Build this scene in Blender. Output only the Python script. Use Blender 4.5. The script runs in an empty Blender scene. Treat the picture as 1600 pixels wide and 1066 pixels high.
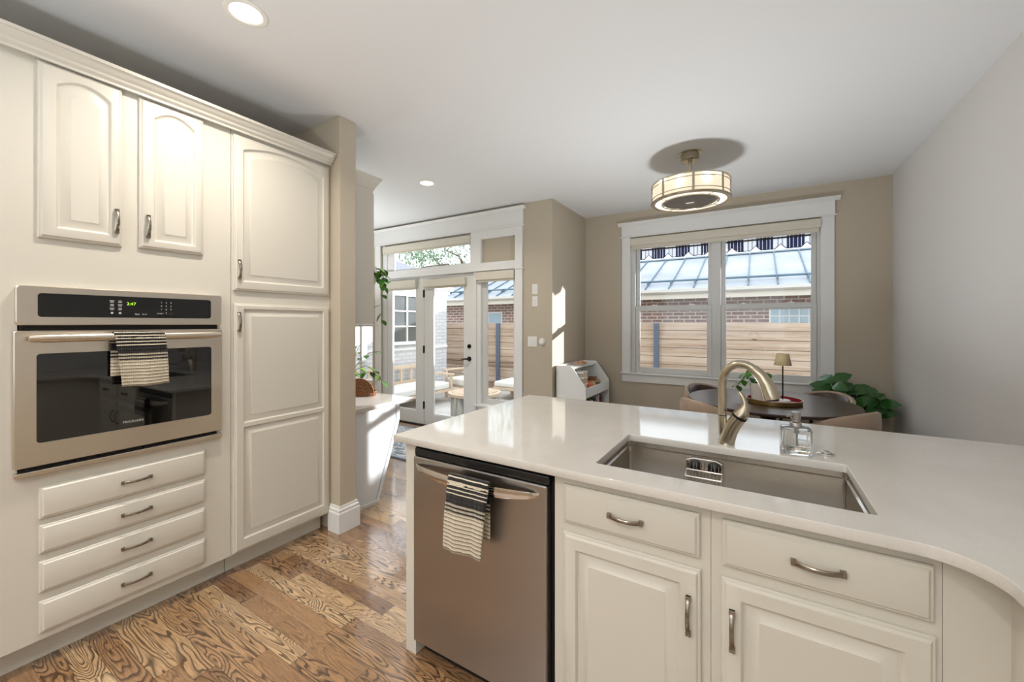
import bpy, bmesh, math, random
from mathutils import Vector, Matrix, noise as mnoise
random.seed(7)
S = bpy.context.scene
COL = S.collection
PI = math.pi

# ------------------------------------------------------------------ camera, sky, sun, exposure
F_PX, YAW, HORIZON, EYE = 631.0, math.atan(383 / 631.0), 506.0, 1.39
cam = bpy.data.cameras.new('camera')
cam.sensor_width = 36.0
cam.lens = F_PX * 36.0 / 1600.0
cam.shift_y = -(533.0 - HORIZON) / 1600.0
cam.clip_start = 0.02
cam_o = bpy.data.objects.new('camera', cam)
COL.objects.link(cam_o)
cam_o.location = (0, 0, EYE)
cam_o.rotation_euler = (PI / 2, 0, YAW)
S.camera = cam_o

S.view_settings.view_transform = 'Standard'
S.view_settings.look = 'None'
S.view_settings.gamma = 1.0
S.view_settings.use_curve_mapping = False
S.view_settings.exposure = 0.4

world = bpy.data.worlds.new('sky')
S.world = world
world.use_nodes = True
wn = world.node_tree
wn.nodes['Background'].inputs[0].default_value = (0.86, 0.93, 1.0, 1)
wn.nodes['Background'].inputs[1].default_value = 2.0

SUN_AZ, SUN_EL = math.radians(44.5), math.radians(13)
sun = bpy.data.lights.new('sun', 'SUN')
sun.energy = 7.0
sun.angle = math.radians(0.6)
sun.color = (0.98, 0.98, 1.0)
sun_o = bpy.data.objects.new('sun', sun)
COL.objects.link(sun_o)
sd = Vector((math.sin(SUN_AZ) * math.cos(SUN_EL), math.cos(SUN_AZ) * math.cos(SUN_EL), math.sin(SUN_EL)))
sun_o.rotation_euler = sd.to_track_quat('Z', 'Y').to_euler()
sun_o.location = (6, 9, 5)

LAMP_COLOR = (1.0, 0.92, 0.82)
LAMP_W = 9.0
FILL_W = 53.0
FILL_COLOR = (0.91, 0.96, 1.0)

# ------------------------------------------------------------------ helpers
def lin(c):
    return tuple(((x / 255) / 12.92 if x / 255 <= 0.04045 else ((x / 255 + 0.055) / 1.055) ** 2.4) for x in c)

def pbsdf(m):
    return m.node_tree.nodes['Principled BSDF']

def mat(name, rgb, rough=0.5, metal=0.0, coat=0.0, emit=None, es=0.0, spec=0.5, aniso=0.0, sheen=0.0, trans=0.0):
    m = bpy.data.materials.new(name)
    m.use_nodes = True
    p = pbsdf(m)
    p.inputs['Base Color'].default_value = (*lin(rgb), 1)
    p.inputs['Roughness'].default_value = rough
    p.inputs['Metallic'].default_value = metal
    p.inputs['Coat Weight'].default_value = coat
    p.inputs['Specular IOR Level'].default_value = spec
    p.inputs['Anisotropic'].default_value = aniso
    p.inputs['Sheen Weight'].default_value = sheen
    p.inputs['Transmission Weight'].default_value = trans
    if emit:
        p.inputs['Emission Color'].default_value = (*lin(emit), 1)
        p.inputs['Emission Strength'].default_value = es
    return m

class NT:
    """tiny node helper"""
    def __init__(s, m):
        s.t = m.node_tree; s.p = pbsdf(m)
    def n(s, typ, **kw):
        x = s.t.nodes.new(typ)
        for k, v in kw.items():
            setattr(x, k, v)
        return x
    def l(s, a, b):
        s.t.links.new(a, b)
    def m(s, op, a, b=None, c=None):
        x = s.n('ShaderNodeMath', operation=op)
        for i, v in enumerate((a, b, c)):
            if v is None: continue
            if isinstance(v, (int, float)): x.inputs[i].default_value = v
            else: s.l(v, x.inputs[i])
        return x.outputs[0]
    def mix(s, f, a, b):
        x = s.n('ShaderNodeMix', data_type='RGBA')
        for sock, v in ((x.inputs[0], f), (x.inputs[6], a), (x.inputs[7], b)):
            if isinstance(v, (int, float)): sock.default_value = v
            elif isinstance(v, tuple): sock.default_value = (*v, 1) if len(v) == 3 else v
            else: s.l(v, sock)
        return x.outputs[2]
    def xyz(s, x, y, z):
        c = s.n('ShaderNodeCombineXYZ')
        for i, v in enumerate((x, y, z)):
            if isinstance(v, (int, float)): c.inputs[i].default_value = v
            else: s.l(v, c.inputs[i])
        return c.outputs[0]
    def obj(s):
        tc = s.n('ShaderNodeTexCoord'); sp = s.n('ShaderNodeSeparateXYZ')
        s.l(tc.outputs['Object'], sp.inputs[0]); return tc.outputs['Object'], sp.outputs
    def noise(s, vec, scale, detail=2.0, rough=0.5, dist=0.0):
        x = s.n('ShaderNodeTexNoise'); s.l(vec, x.inputs['Vector'])
        x.inputs['Scale'].default_value = scale; x.inputs['Detail'].default_value = detail
        x.inputs['Roughness'].default_value = rough; x.inputs['Distortion'].default_value = dist
        return x.outputs['Fac']
    def ramp(s, fac, stops, interp='LINEAR'):
        r = s.n('ShaderNodeValToRGB'); cr = r.color_ramp; cr.interpolation = interp
        while len(cr.elements) < len(stops): cr.elements.new(0.5)
        for e, (pos, c) in zip(cr.elements, stops):
            e.position = pos; e.color = (*c, 1)
        s.l(fac, r.inputs[0]); return r.outputs[0]
    def bump(s, h, strength=0.3, dist=0.01):
        b = s.n('ShaderNodeBump'); b.inputs['Strength'].default_value = strength; b.inputs['Distance'].default_value = dist
        s.l(h, b.inputs['Height']); s.l(b.outputs[0], s.p.inputs['Normal'])

class MB:
    def __init__(s):
        s.b = bmesh.new()
    def face(s, pts):
        vs = [s.b.verts.new(p) for p in pts]
        return s.b.faces.new(vs)
    def box(s, x0, x1, y0, y1, z0, z1):
        v = [s.b.verts.new((x, y, z)) for x in (x0, x1) for y in (y0, y1) for z in (z0, z1)]
        for q in ((0, 1, 3, 2), (4, 6, 7, 5), (0, 4, 5, 1), (2, 3, 7, 6), (0, 2, 6, 4), (1, 5, 7, 3)):
            s.b.faces.new([v[i] for i in q])
        return s
    def obox(s, c, size, ax=(1, 0, 0), up=(0, 0, 1)):
        """oriented box: ax = local x, up = local z"""
        X = Vector(ax).normalized(); Z = Vector(up).normalized(); Y = Z.cross(X).normalized(); Z = X.cross(Y)
        c = Vector(c); v = []
        for a in (-.5, .5):
            for b in (-.5, .5):
                for d in (-.5, .5):
                    v.append(s.b.verts.new(c + X * a * size[0] + Y * b * size[1] + Z * d * size[2]))
        for q in ((0, 1, 3, 2), (4, 6, 7, 5), (0, 4, 5, 1), (2, 3, 7, 6), (0, 2, 6, 4), (1, 5, 7, 3)):
            s.b.faces.new([v[i] for i in q])
        return s
    def ring(s, pts):
        return [s.b.verts.new(p) for p in pts]
    def bridge(s, a, b, closed=True):
        n = len(a)
        for i in range(n if closed else n - 1):
            j = (i + 1) % n
            s.b.faces.new((a[i], a[j], b[j], b[i]))
    def loops(s, loops, cap0=False, cap1=False):
        R = [s.ring(l) for l in loops]
        for a, b in zip(R, R[1:]): s.bridge(a, b)
        if cap0: s.b.faces.new(list(reversed(R[0])))
        if cap1: s.b.faces.new(R[-1])
        return s
    def tube(s, pts, rad, seg=10, cap=True, flat=1.0, ref=None):
        pts = [Vector(p) for p in pts]
        if isinstance(rad, (int, float)): rad = [rad] * len(pts)
        R = []; prev = None
        for i, p in enumerate(pts):
            t = (pts[min(i + 1, len(pts) - 1)] - pts[max(i - 1, 0)]).normalized()
            if prev is None:
                u = Vector(ref) if ref else (Vector((0, 0, 1)) if abs(t.z) < .9 else Vector((1, 0, 0)))
            else: u = prev
            u = (u - t * u.dot(t)).normalized(); w = t.cross(u); prev = u
            R.append(s.ring([p + (u * math.cos(2 * PI * k / seg) + w * math.sin(2 * PI * k / seg) * flat) * rad[i] for k in range(seg)]))
        for a, b in zip(R, R[1:]): s.bridge(a, b)
        if cap:
            s.b.faces.new(list(reversed(R[0]))); s.b.faces.new(R[-1])
        return s
    def cyl(s, p0, p1, r0, r1=None, seg=16):
        return s.tube([p0, p1], [r0, r0 if r1 is None else r1], seg)
    def lathe(s, prof, c=(0, 0, 0), seg=32, cap0=True, cap1=True, sx=1.0, sy=1.0, axis='z'):
        R = []
        for r, z in prof:
            pts = []
            for k in range(seg):
                a, b = math.cos(2 * PI * k / seg) * r * sx, math.sin(2 * PI * k / seg) * r * sy
                if axis == 'z': q = (c[0] + a, c[1] + b, c[2] + z)
                elif axis == 'y': q = (c[0] + a, c[1] + z, c[2] - b)
                else: q = (c[0] + z, c[1] + a, c[2] + b)
                pts.append(q)
            R.append(s.ring(pts))
        for a, b in zip(R, R[1:]): s.bridge(a, b)
        if cap0: s.b.faces.new(list(reversed(R[0])))
        if cap1: s.b.faces.new(R[-1])
        return s
    def prism(s, poly, a0, a1, axis='x'):
        def P(p, t):
            return {'x': (t, p[0], p[1]), 'y': (p[0], t, p[1]), 'z': (p[0], p[1], t)}[axis]
        A = s.ring([P(p, a0) for p in poly]); B = s.ring([P(p, a1) for p in poly])
        s.bridge(A, B); s.b.faces.new(list(reversed(A))); s.b.faces.new(B)
        return s
    def leaf(s, base, d, up, L, W, fold=0.25, droop=0.2):
        d = Vector(d).normalized(); up = Vector(up)
        side = d.cross(up)
        if side.length < 1e-3: side = d.orthogonal()
        side.normalize(); nrm = side.cross(d).normalized(); base = Vector(base)
        mid = []; L_, R_ = [], []
        for t, w in ((0, .03), (.2, .7), (.45, 1.0), (.75, .7), (1.0, .02)):
            c = base + d * L * t - nrm * droop * L * t * t
            mid.append(s.b.verts.new(c))
            L_.append(s.b.verts.new(c + side * W * .5 * w + nrm * fold * W * .5 * w))
            R_.append(s.b.verts.new(c - side * W * .5 * w + nrm * fold * W * .5 * w))
        for i in range(4):
            s.b.faces.new((mid[i], mid[i + 1], L_[i + 1], L_[i])); s.b.faces.new((mid[i + 1], mid[i], R_[i], R_[i + 1]))
        return s
    def build(s, name, m=None, parent=None, bev=0.0, smooth=None, seg=2, recalc=True, mesh_only=False):
        if recalc: bmesh.ops.recalc_face_normals(s.b, faces=s.b.faces)
        me = bpy.data.meshes.new(name); s.b.to_mesh(me); s.b.free()
        if m: me.materials.append(m)
        if smooth is not None:
            for p in me.polygons: p.use_smooth = True
            me.set_sharp_from_angle(angle=math.radians(smooth))
        if mesh_only: return me
        return link(name, me, parent, bev, seg)

def link(name, me, parent=None, bev=0.0, seg=2):
    o = bpy.data.objects.new(name, me); COL.objects.link(o)
    if parent: o.parent = parent
    if bev:
        b = o.modifiers.new('edge', 'BEVEL'); b.width = bev; b.segments = seg; b.limit_method = 'ANGLE'; b.angle_limit = math.radians(40)
        b.harden_normals = False
    return o

def tag(o, label=None, cat=None, group=None, kind=None):
    if label: o['label'] = label
    if cat: o['category'] = cat
    if group: o['group'] = group
    if kind: o['kind'] = kind
    return o

def thing(name, label, cat, loc=(0, 0, 0), rz=0.0, group=None, kind=None):
    o = bpy.data.objects.new(name, None); COL.objects.link(o)
    o.empty_display_size = 0.1
    o.location = loc; o.rotation_euler = (0, 0, rz)
    return tag(o, label, cat, group, kind)

def kids(o):
    return [c for c in bpy.data.objects if c.parent == o]

def dup(o, loc=None, rz=None, label=None, group=None, parent=None):
    c = o.copy(); COL.objects.link(c)
    if loc is not None: c.location = loc
    if rz is not None: c.rotation_euler = (0, 0, rz)
    if label: c['label'] = label
    if group: c['group'] = group
    if parent: c.parent = parent
    for k in kids(o): dup(k, parent=c)
    return c

def text_mesh(s, size, align='CENTER'):
    cu = bpy.data.curves.new('lettering', 'FONT'); cu.body = s; cu.size = size; cu.align_x = align; cu.align_y = 'CENTER'; cu.extrude = 0.0003
    o = bpy.data.objects.new('lettering', cu); COL.objects.link(o)
    dg = bpy.context.evaluated_depsgraph_get(); dg.update()
    me = bpy.data.meshes.new_from_object(o.evaluated_get(dg))
    bpy.data.objects.remove(o); bpy.data.curves.remove(cu)
    return me

def merge_texts(items):
    """items: (string, size, x, y, z) facing local -y"""
    bm = bmesh.new()
    for s_, size, x, y, z in items:
        me = text_mesh(s_, size)
        me.transform(Matrix.Translation((x, y, z)) @ Matrix.Rotation(PI / 2, 4, 'X'))
        bm.from_mesh(me); bpy.data.meshes.remove(me)
    mb = MB(); mb.b.free(); mb.b = bm
    return mb

# ------------------------------------------------------------------ materials
M = {}
M['cabinet'] = mat('cream cabinet paint', (210, 205, 193), 0.38)
M['wall'] = mat('beige wall paint', (190, 179, 160), 0.75)
M['wall_pale'] = mat('pale grey right wall', (216, 213, 210), 0.7)  # paler and greyer than the other walls
M['ceiling'] = mat('white ceiling paint', (228, 228, 228), 0.9)
M['trim'] = mat('white trim paint', (232, 232, 230), 0.35)
M['desk'] = mat('white desk paint', (228, 231, 233), 0.4)
M['vinyl'] = mat('window vinyl', (214, 214, 212), 0.45)
M['steel'] = mat('stainless steel', (218, 208, 194), 0.28, 1.0, aniso=0.5)
M['steel_dw'] = mat('brushed dark steel', (172, 168, 165), 0.30, 1.0, aniso=0.4)
M['chrome'] = mat('polished steel', (215, 210, 204), 0.12, 1.0)
M['sink'] = mat('sink steel', (200, 194, 186), 0.20, 1.0, aniso=0.3)
M['nickel'] = mat('brushed nickel', (184, 174, 154), 0.22, 1.0)
M['pull'] = mat('antique nickel', (150, 142, 130), 0.24, 1.0)
M['black_glass'] = mat('black glass', (10, 10, 11), 0.06, spec=0.6)
M['oven_glass'] = mat('oven window glass', (9, 9, 10), 0.03, spec=0.9)
M['black'] = mat('black plastic', (14, 14, 15), 0.4)
M['dark_metal'] = mat('dark bronze', (60, 56, 52), 0.35, 1.0)
M['gap'] = mat('dark recess', (22, 20, 18), 0.9)
M['print'] = mat('grey print', (190, 190, 188), 0.5)
M['print_red'] = mat('red print', (120, 50, 40), 0.5)
M['led'] = mat('green display', (30, 60, 10), 0.4, emit=(190, 255, 60), es=1.0)
M['lens'] = mat('lamp lens', (255, 250, 240), 0.5, emit=(255, 246, 232), es=6.0)
M['blind'] = mat('blind fabric', (214, 208, 194), 0.7)
M['walnut'] = mat('dark walnut', (62, 42, 32), 0.35)
M['beige_fabric'] = mat('taupe upholstery', (164, 142, 122), 0.9, sheen=0.3)
M['ceramic'] = mat('white ceramic', (222, 216, 204), 0.35)
M['brass'] = mat('brushed brass', (170, 142, 92), 0.35, 1.0)
M['red'] = mat('crimson lacquer', (150, 22, 40), 0.35)
M['shade'] = mat('tan lamp shade', (196, 176, 134), 0.8)
M['white_plastic'] = mat('white plastic', (236, 234, 228), 0.35)
M['leaf'] = mat('green leaf', (72, 128, 40), 0.4)
M['leaf_dark'] = mat('dark glossy leaf', (46, 92, 36), 0.3)
M['leaf_light'] = mat('light green leaf', (120, 168, 60), 0.45)
M['stem'] = mat('plant stem', (84, 66, 44), 0.7)
M['teak'] = mat('pale teak', (220, 196, 170), 0.6)
M['cushion'] = mat('white outdoor cushion', (236, 234, 228), 0.9)
M['slate_gray'] = mat('slate grey post paint and groove shade', (92, 104, 122), 0.5)
M['fascia'] = mat('cream fascia paint', (224, 216, 200), 0.6)
M['gutter'] = mat('white gutter', (226, 222, 214), 0.5)
M['white_wood'] = mat('white painted wood', (240, 240, 238), 0.5)
M['shingle'] = mat('grey slate shingle', (120, 122, 132), 0.8)
M['soil'] = mat('potting soil', (50, 38, 28), 0.95)
M['bark'] = mat('tree bark', (90, 74, 60), 0.9)

def floor_material():
    m = mat('oak strip floor', (150, 105, 62), 0.22, coat=1.0); t = NT(m)
    t.p.inputs['Coat Roughness'].default_value = 0.10; t.p.inputs['Coat IOR'].default_value = 1.6
    _, o = t.obj(); x, y = o[0], o[1]
    W = 0.078
    row = t.m('FLOOR', t.m('DIVIDE', y, W))
    wr = t.n('ShaderNodeTexWhiteNoise', noise_dimensions='1D'); t.l(row, wr.inputs['W'])
    L = 0.85
    xs = t.m('ADD', x, t.m('MULTIPLY', wr.outputs['Value'], 7.0))
    col = t.m('FLOOR', t.m('DIVIDE', xs, L))
    wi = t.n('ShaderNodeTexWhiteNoise', noise_dimensions='2D'); t.l(t.xyz(row, col, 0), wi.inputs['Vector'])
    rid = wi.outputs['Value']
    r2 = t.m('FRACT', t.m('MULTIPLY', rid, 7.31)); r3 = t.m('FRACT', t.m('MULTIPLY', rid, 17.7))
    # cathedral figure: contour lines of a stretched noise, a new one on every strip
    g = t.noise(t.xyz(t.m('MULTIPLY', x, 2.4), t.m('MULTIPLY', y, 15.0), t.m('MULTIPLY', rid, 53.0)), 1.0, 2.0, 0.35, 0.2)
    rings = t.m('FRACT', t.m('MULTIPLY', g, t.m('ADD', 12.0, t.m('MULTIPLY', r2, 14.0))))
    line = t.ramp(rings, [(0.0, (0, 0, 0)), (0.42, (0.0,) * 3), (0.66, (0.6,) * 3), (0.80, (1, 1, 1)), (0.97, (1.0,) * 3), (1.0, (0, 0, 0))])
    pores = t.noise(t.xyz(t.m('MULTIPLY', x, 12.0), t.m('MULTIPLY', y, 300.0), rid), 1.0, 3.0, 0.6)
    base = t.ramp(rid, [(0.0, lin((140, 104, 74))), (0.3, lin((162, 124, 88))), (0.6, lin((174, 136, 98))), (0.85, lin((188, 152, 112))), (1.0, lin((212, 180, 140)))])
    dark = t.mix(0.88, base, lin((44, 27, 17)))
    lf = t.m('MULTIPLY', line, t.ramp(r3, [(0.0, (0.2,) * 3), (0.15, (0.35,) * 3), (0.4, (0.9,) * 3), (1, (1, 1, 1))]))
    c1 = t.mix(lf, base, dark)
    c2 = t.mix(t.ramp(pores, [(0.42, (0, 0, 0)), (0.72, (0.55,) * 3)]), c1, dark)
    fy = t.m('FRACT', t.m('DIVIDE', y, W)); fx = t.m('FRACT', t.m('DIVIDE', xs, L))
    e = t.m('MAXIMUM', t.m('LESS_THAN', fy, 0.02), t.m('LESS_THAN', fx, 0.003))
    c3 = t.mix(t.m('MULTIPLY', e, 0.7), c2, lin((40, 24, 14)))
    t.l(c3, t.p.inputs['Base Color'])
    t.l(t.m('ADD', 0.24, t.m('MULTIPLY', lf, 0.15)), t.p.inputs['Roughness'])
    t.bump(t.m('SUBTRACT', 1.0, t.m('MAXIMUM', t.m('MULTIPLY', lf, 0.3), e)), 0.1, 0.002)
    return m
M['floor'] = floor_material()

def counter_material():
    m = mat('white quartz', (232, 229, 222), 0.07, spec=0.55); t = NT(m)
    v, _ = t.obj()
    a = t.noise(v, 3.0, 5.0, 0.6, 0.6); b = t.noise(v, 160.0, 2.0, 0.5)
    c = t.mix(t.ramp(a, [(0.35, (0, 0, 0)), (0.7, (1, 1, 1))]), lin((216, 212, 206)), lin((208, 203, 195)))
    t.l(t.mix(t.ramp(b, [(0.5, (0, 0, 0)), (0.8, (0.3,) * 3)]), c, lin((192, 187, 180))), t.p.inputs['Base Color'])
    return m
M['quartz'] = counter_material()

def brick_material(name, c1, c2, mortar, sx=1.0, axis='xz', bump=0.4, mort=0.012):
    m = mat(name, (150, 90, 70), 0.85); t = NT(m)
    _, o = t.obj()
    u = o[0] if axis[0] == 'x' else o[1]
    v = t.xyz(u, o[2], 0)
    b = t.n('ShaderNodeTexBrick'); t.l(v, b.inputs['Vector'])
    b.inputs['Scale'].default_value = 1.0
    b.inputs['Brick Width'].default_value = 0.215 * sx; b.inputs['Row Height'].default_value = 0.072
    b.inputs['Mortar Size'].default_value = mort; b.inputs['Mortar Smooth'].default_value = 0.2
    b.inputs['Color1'].default_value = (*lin(c1), 1); b.inputs['Color2'].default_value = (*lin(c2), 1); b.inputs['Mortar'].default_value = (*lin(mortar), 1)
    n = t.noise(t.xyz(u, o[2], 0), 14.0, 4.0, 0.6)
    t.l(t.mix(t.ramp(n, [(0.3, (0, 0, 0)), (0.9, (0.4,) * 3)]), b.outputs['Color'], lin(mortar)), t.p.inputs['Base Color'])
    t.bump(t.m('SUBTRACT', 1.0, b.outputs['Fac']), bump, 0.01)
    return m
M['brick_red'] = brick_material('red brick', (158, 116, 104), (130, 96, 88), (208, 198, 188))
M['brick_white'] = brick_material('white painted brick', (226, 226, 226), (216, 217, 220), (202, 202, 204), axis='yz', bump=0.5)

def wood_material(name, cols, sx=1.5, sz=30.0, board=None, rough=0.75, axis='x'):
    m = mat(name, (180, 140, 100), rough); t = NT(m)
    _, o = t.obj()
    x = {'x': o[0], 'y': o[1], 'z': o[2]}[axis]
    z = o[2] if axis != 'z' else o[0]
    rid = 0.0
    if board:
        w = t.n('ShaderNodeTexWhiteNoise', noise_dimensions='1D'); t.l(t.m('FLOOR', t.m('DIVIDE', t.m('SUBTRACT', z, board[0]), board[1])), w.inputs['W']); rid = w.outputs['Value']
    g = t.noise(t.xyz(t.m('MULTIPLY', x, sx), t.m('MULTIPLY', z, sz), t.m('ADD', t.m('MULTIPLY', o[1], 3.0), t.m('MULTIPLY', rid, 31.0) if board else 0.0)), 1.0, 4.0, 0.6, 0.6)
    f = t.m('ADD', t.m('MULTIPLY', g, 0.7), t.m('MULTIPLY', rid, 0.36)) if board else g
    c = t.ramp(f, [(0.25, lin(cols[0])), (0.5, lin(cols[1])), (0.75, lin(cols[2]))])
    if board:   # knots
        vo = t.n('ShaderNodeTexVoronoi'); t.l(t.xyz(t.m('MULTIPLY', x, 2.2), t.m('MULTIPLY', z, 7.0), rid), vo.inputs['Vector']); vo.inputs['Scale'].default_value = 1.0
        k = t.ramp(vo.outputs['Distance'], [(0.05, (0.8,) * 3), (0.13, (0, 0, 0))])
        c = t.mix(k, c, lin((92, 58, 38)))
    t.l(c, t.p.inputs['Base Color'])
    return m
M['fence'] = wood_material('cedar fence boards', ((128, 104, 86), (180, 155, 133), (206, 186, 166)), 1.2, 22.0, board=(-0.1, 0.1525))
M['table_wood'] = wood_material('espresso table wood', ((48, 34, 28), (62, 44, 36), (78, 56, 46)), 2.0, 2.0, rough=0.28)

def roof_material():
    m = mat('galvanised blue roof', (150, 188, 206), 0.5, 0.15); t = NT(m)
    v, o = t.obj()
    n = t.noise(v, 1.2, 3.0, 0.6)
    t.l(t.ramp(n, [(0.3, lin((146, 151, 160))), (0.7, lin((176, 180, 186)))]), t.p.inputs['Base Color'])
    return m
M['roof'] = roof_material()
M['roof_seam'] = mat('roof seam metal', (92, 116, 130), 0.5, 0.1)

def glass_material(name, refl=0.06, tint=(1, 1, 1)):
    m = bpy.data.materials.new(name); m.use_nodes = True; nt = m.node_tree
    nt.nodes.remove(nt.nodes['Principled BSDF']); out = nt.nodes['Material Output']
    tr = nt.nodes.new('ShaderNodeBsdfTransparent'); tr.inputs[0].default_value = (*tint, 1)
    gl = nt.nodes.new('ShaderNodeBsdfGlossy'); gl.inputs['Roughness'].default_value = 0.02
    lw = nt.nodes.new('ShaderNodeLayerWeight'); lw.inputs[0].default_value = 0.5
    pw = nt.nodes.new('ShaderNodeMath'); pw.operation = 'POWER'; pw.inputs[1].default_value = 5.0; nt.links.new(lw.outputs['Facing'], pw.inputs[0])
    fr = nt.nodes.new('ShaderNodeMath'); fr.operation = 'MULTIPLY_ADD'; fr.inputs[1].default_value = 0.7; fr.inputs[2].default_value = refl * .4; nt.links.new(pw.outputs[0], fr.inputs[0])
    mx = nt.nodes.new('ShaderNodeMixShader')
    nt.links.new(fr.outputs[0], mx.inputs[0]); nt.links.new(tr.outputs[0], mx.inputs[1]); nt.links.new(gl.outputs[0], mx.inputs[2])
    nt.links.new(mx.outputs[0], out.inputs[0])
    return m
M['glass'] = glass_material('window glass', tint=(0.97, 0.98, 0.98))
M['bottle_glass'] = mat('clear bottle glass', (250, 252, 252), 0.02, trans=1.0)
M['dark_pane'] = mat('dark window pane', (96, 100, 100), 0.08, spec=0.7)
M['glass_block'] = mat('glass block', (176, 196, 206), 0.15, spec=0.6)

def awning_material():
    m = mat('striped awning canvas', (240, 240, 240), 0.85); t = NT(m)
    _, o = t.obj()
    P = 0.32
    f = t.m('FRACT', t.m('DIVIDE', t.m('ADD', o[0], 10.0), P))
    blue = lin((44, 62, 112)); white = lin((232, 234, 238)); grey = lin((176, 180, 186))
    st = [(0.0, white), (0.06, grey), (0.10, white), (0.22, blue), (0.30, white), (0.325, blue), (0.42, white), (0.44, blue), (0.56, white), (0.58, blue), (0.67, white), (0.695, blue), (0.78, white), (0.92, grey), (0.96, white)]
    t.l(t.ramp(f, st, 'CONSTANT'), t.p.inputs['Base Color'])
    tl = t.n('ShaderNodeBsdfTranslucent'); t.l(t.p.inputs['Base Color'].links[0].from_socket, tl.inputs[0])
    mx = t.n('ShaderNodeMixShader'); mx.inputs[0].default_value = .5; t.l(t.p.outputs[0], mx.inputs[1]); t.l(tl.outputs[0], mx.inputs[2]); t.l(mx.outputs[0], t.t.nodes['Material Output'].inputs[0])
    return m
M['awning'] = awning_material()

def towel_material():
    m = mat('striped knit towel', (20, 20, 20), 0.95, sheen=0.2); t = NT(m)
    uv = t.n('ShaderNodeUVMap'); sp = t.n('ShaderNodeSeparateXYZ'); t.l(uv.outputs[0], sp.inputs[0])
    u = sp.outputs[0]; v = t.m('ABSOLUTE', sp.outputs[1])
    cream = lin((226, 214, 190)); blk = lin((22, 20, 20)); gry = lin((120, 112, 102))
    wob = t.noise(t.xyz(t.m('MULTIPLY', u, 30.0), t.m('MULTIPLY', v, 20.0), 0.0), 1.0, 2.0)
    vv = t.m('ADD', v, t.m('MULTIPLY', t.m('SUBTRACT', wob, 0.5), 0.004))
    s = t.m('FRACT', t.m('DIVIDE', vv, 0.0145))
    knit = t.m('GREATER_THAN', t.m('SINE', t.m('MULTIPLY', u, 2 * PI / 0.006)), 0.0)
    A = t.mix(t.m('MULTIPLY', t.m('GREATER_THAN', s, 0.72), 0.9), blk, cream)
    C = t.mix(t.m('MULTIPLY', t.m('GREATER_THAN', s, 0.45), t.m('ADD', 0.45, t.m('MULTIPLY', knit, 0.3))), blk, cream)
    D = t.mix(t.m('MULTIPLY', t.m('LESS_THAN', s, 0.32), t.m('ADD', 0.55, t.m('MULTIPLY', knit, 0.35))), cream, blk)
    c = t.mix(t.m('GREATER_THAN', vv, 0.066), A, blk)
    c = t.mix(t.m('GREATER_THAN', vv, 0.090), c, C)
    c = t.mix(t.m('GREATER_THAN', vv, 0.128), c, D)
    t.l(c, t.p.inputs['Base Color'])
    h = t.m('ADD', t.m('SINE', t.m('MULTIPLY', vv, 2 * PI / 0.0145)), t.m('MULTIPLY', t.m('SINE', t.m('MULTIPLY', u, 2 * PI / 0.006)), 0.6))
    t.bump(h, 0.5, 0.003)
    return m
M['towel'] = towel_material()

def rug_material():
    m = mat('blue grey woven rug', (150, 160, 170), 0.95); t = NT(m)
    v, o = t.obj()
    n = t.noise(t.xyz(t.m('MULTIPLY', o[0], 5.0), t.m('MULTIPLY', o[1], 12.0), 0.0), 1.0, 4.0, 0.65, 1.5)
    t.l(t.ramp(n, [(0.38, lin((92, 104, 116))), (0.46, lin((168, 178, 188))), (0.52, lin((222, 224, 226))), (0.6, lin((120, 134, 148)))]), t.p.inputs['Base Color'])
    return m
M['rug'] = rug_material()

def wicker_material():
    m = mat('brown wicker', (130, 84, 52), 0.8); t = NT(m)
    v, o = t.obj()
    n = t.noise(v, 120.0, 2.0)
    t.l(t.ramp(n, [(0.3, lin((92, 54, 32))), (0.7, lin((172, 120, 82)))]), t.p.inputs['Base Color']); t.bump(n, 0.6, 0.01)
    return m
M['wicker'] = wicker_material()

def drum_material():
    m = mat('grey woven rope', (170, 168, 162), 0.9); t = NT(m)
    v, o = t.obj()
    n = t.noise(t.xyz(t.m('MULTIPLY', o[0], 40.0), t.m('MULTIPLY', o[1], 40.0), t.m('MULTIPLY', o[2], 3.0)), 1.0, 2.0)
    t.l(t.ramp(n, [(0.35, lin((128, 128, 122))), (0.65, lin((206, 202, 192)))]), t.p.inputs['Base Color'])
    return m
M['drum'] = drum_material()

def patio_material():
    m = mat('patio paving', (206, 204, 200), 0.9); t = NT(m)
    _, o = t.obj()
    b = t.n('ShaderNodeTexBrick'); t.l(t.xyz(o[0], o[1], 0), b.inputs['Vector']); b.inputs['Scale'].default_value = 1.0
    b.inputs['Brick Width'].default_value = 0.6; b.inputs['Row Height'].default_value = 0.4; b.inputs['Mortar Size'].default_value = 0.008
    b.inputs['Color1'].default_value = (*lin((214, 210, 204)), 1); b.inputs['Color2'].default_value = (*lin((196, 194, 190)), 1); b.inputs['Mortar'].default_value = (*lin((160, 156, 150)), 1)
    t.l(b.outputs['Color'], t.p.inputs['Base Color'])
    return m
M['patio'] = patio_material()

def grille_material():
    m = mat('dark perforated grille', (70, 68, 66), 0.35, 0.9); t = NT(m)
    v, o = t.obj()
    vo = t.n('ShaderNodeTexVoronoi'); t.l(v, vo.inputs['Vector']); vo.inputs['Scale'].default_value = 140.0
    t.l(t.ramp(vo.outputs['Distance'], [(0.3, lin((20, 19, 18))), (0.45, lin((112, 108, 102)))]), t.p.inputs['Base Color'])
    return m
M['grille'] = grille_material()
# ================================================================== the setting
H = 2.775
YD, YW, XR, XN, XK = 4.04, 5.035, 1.075, -1.933, -3.08
def struct(name, mb, m, parent=None, **kw):
    o = mb.build(name, m, parent, **kw)
    if parent is None: o['kind'] = 'structure'
    return o

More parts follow.
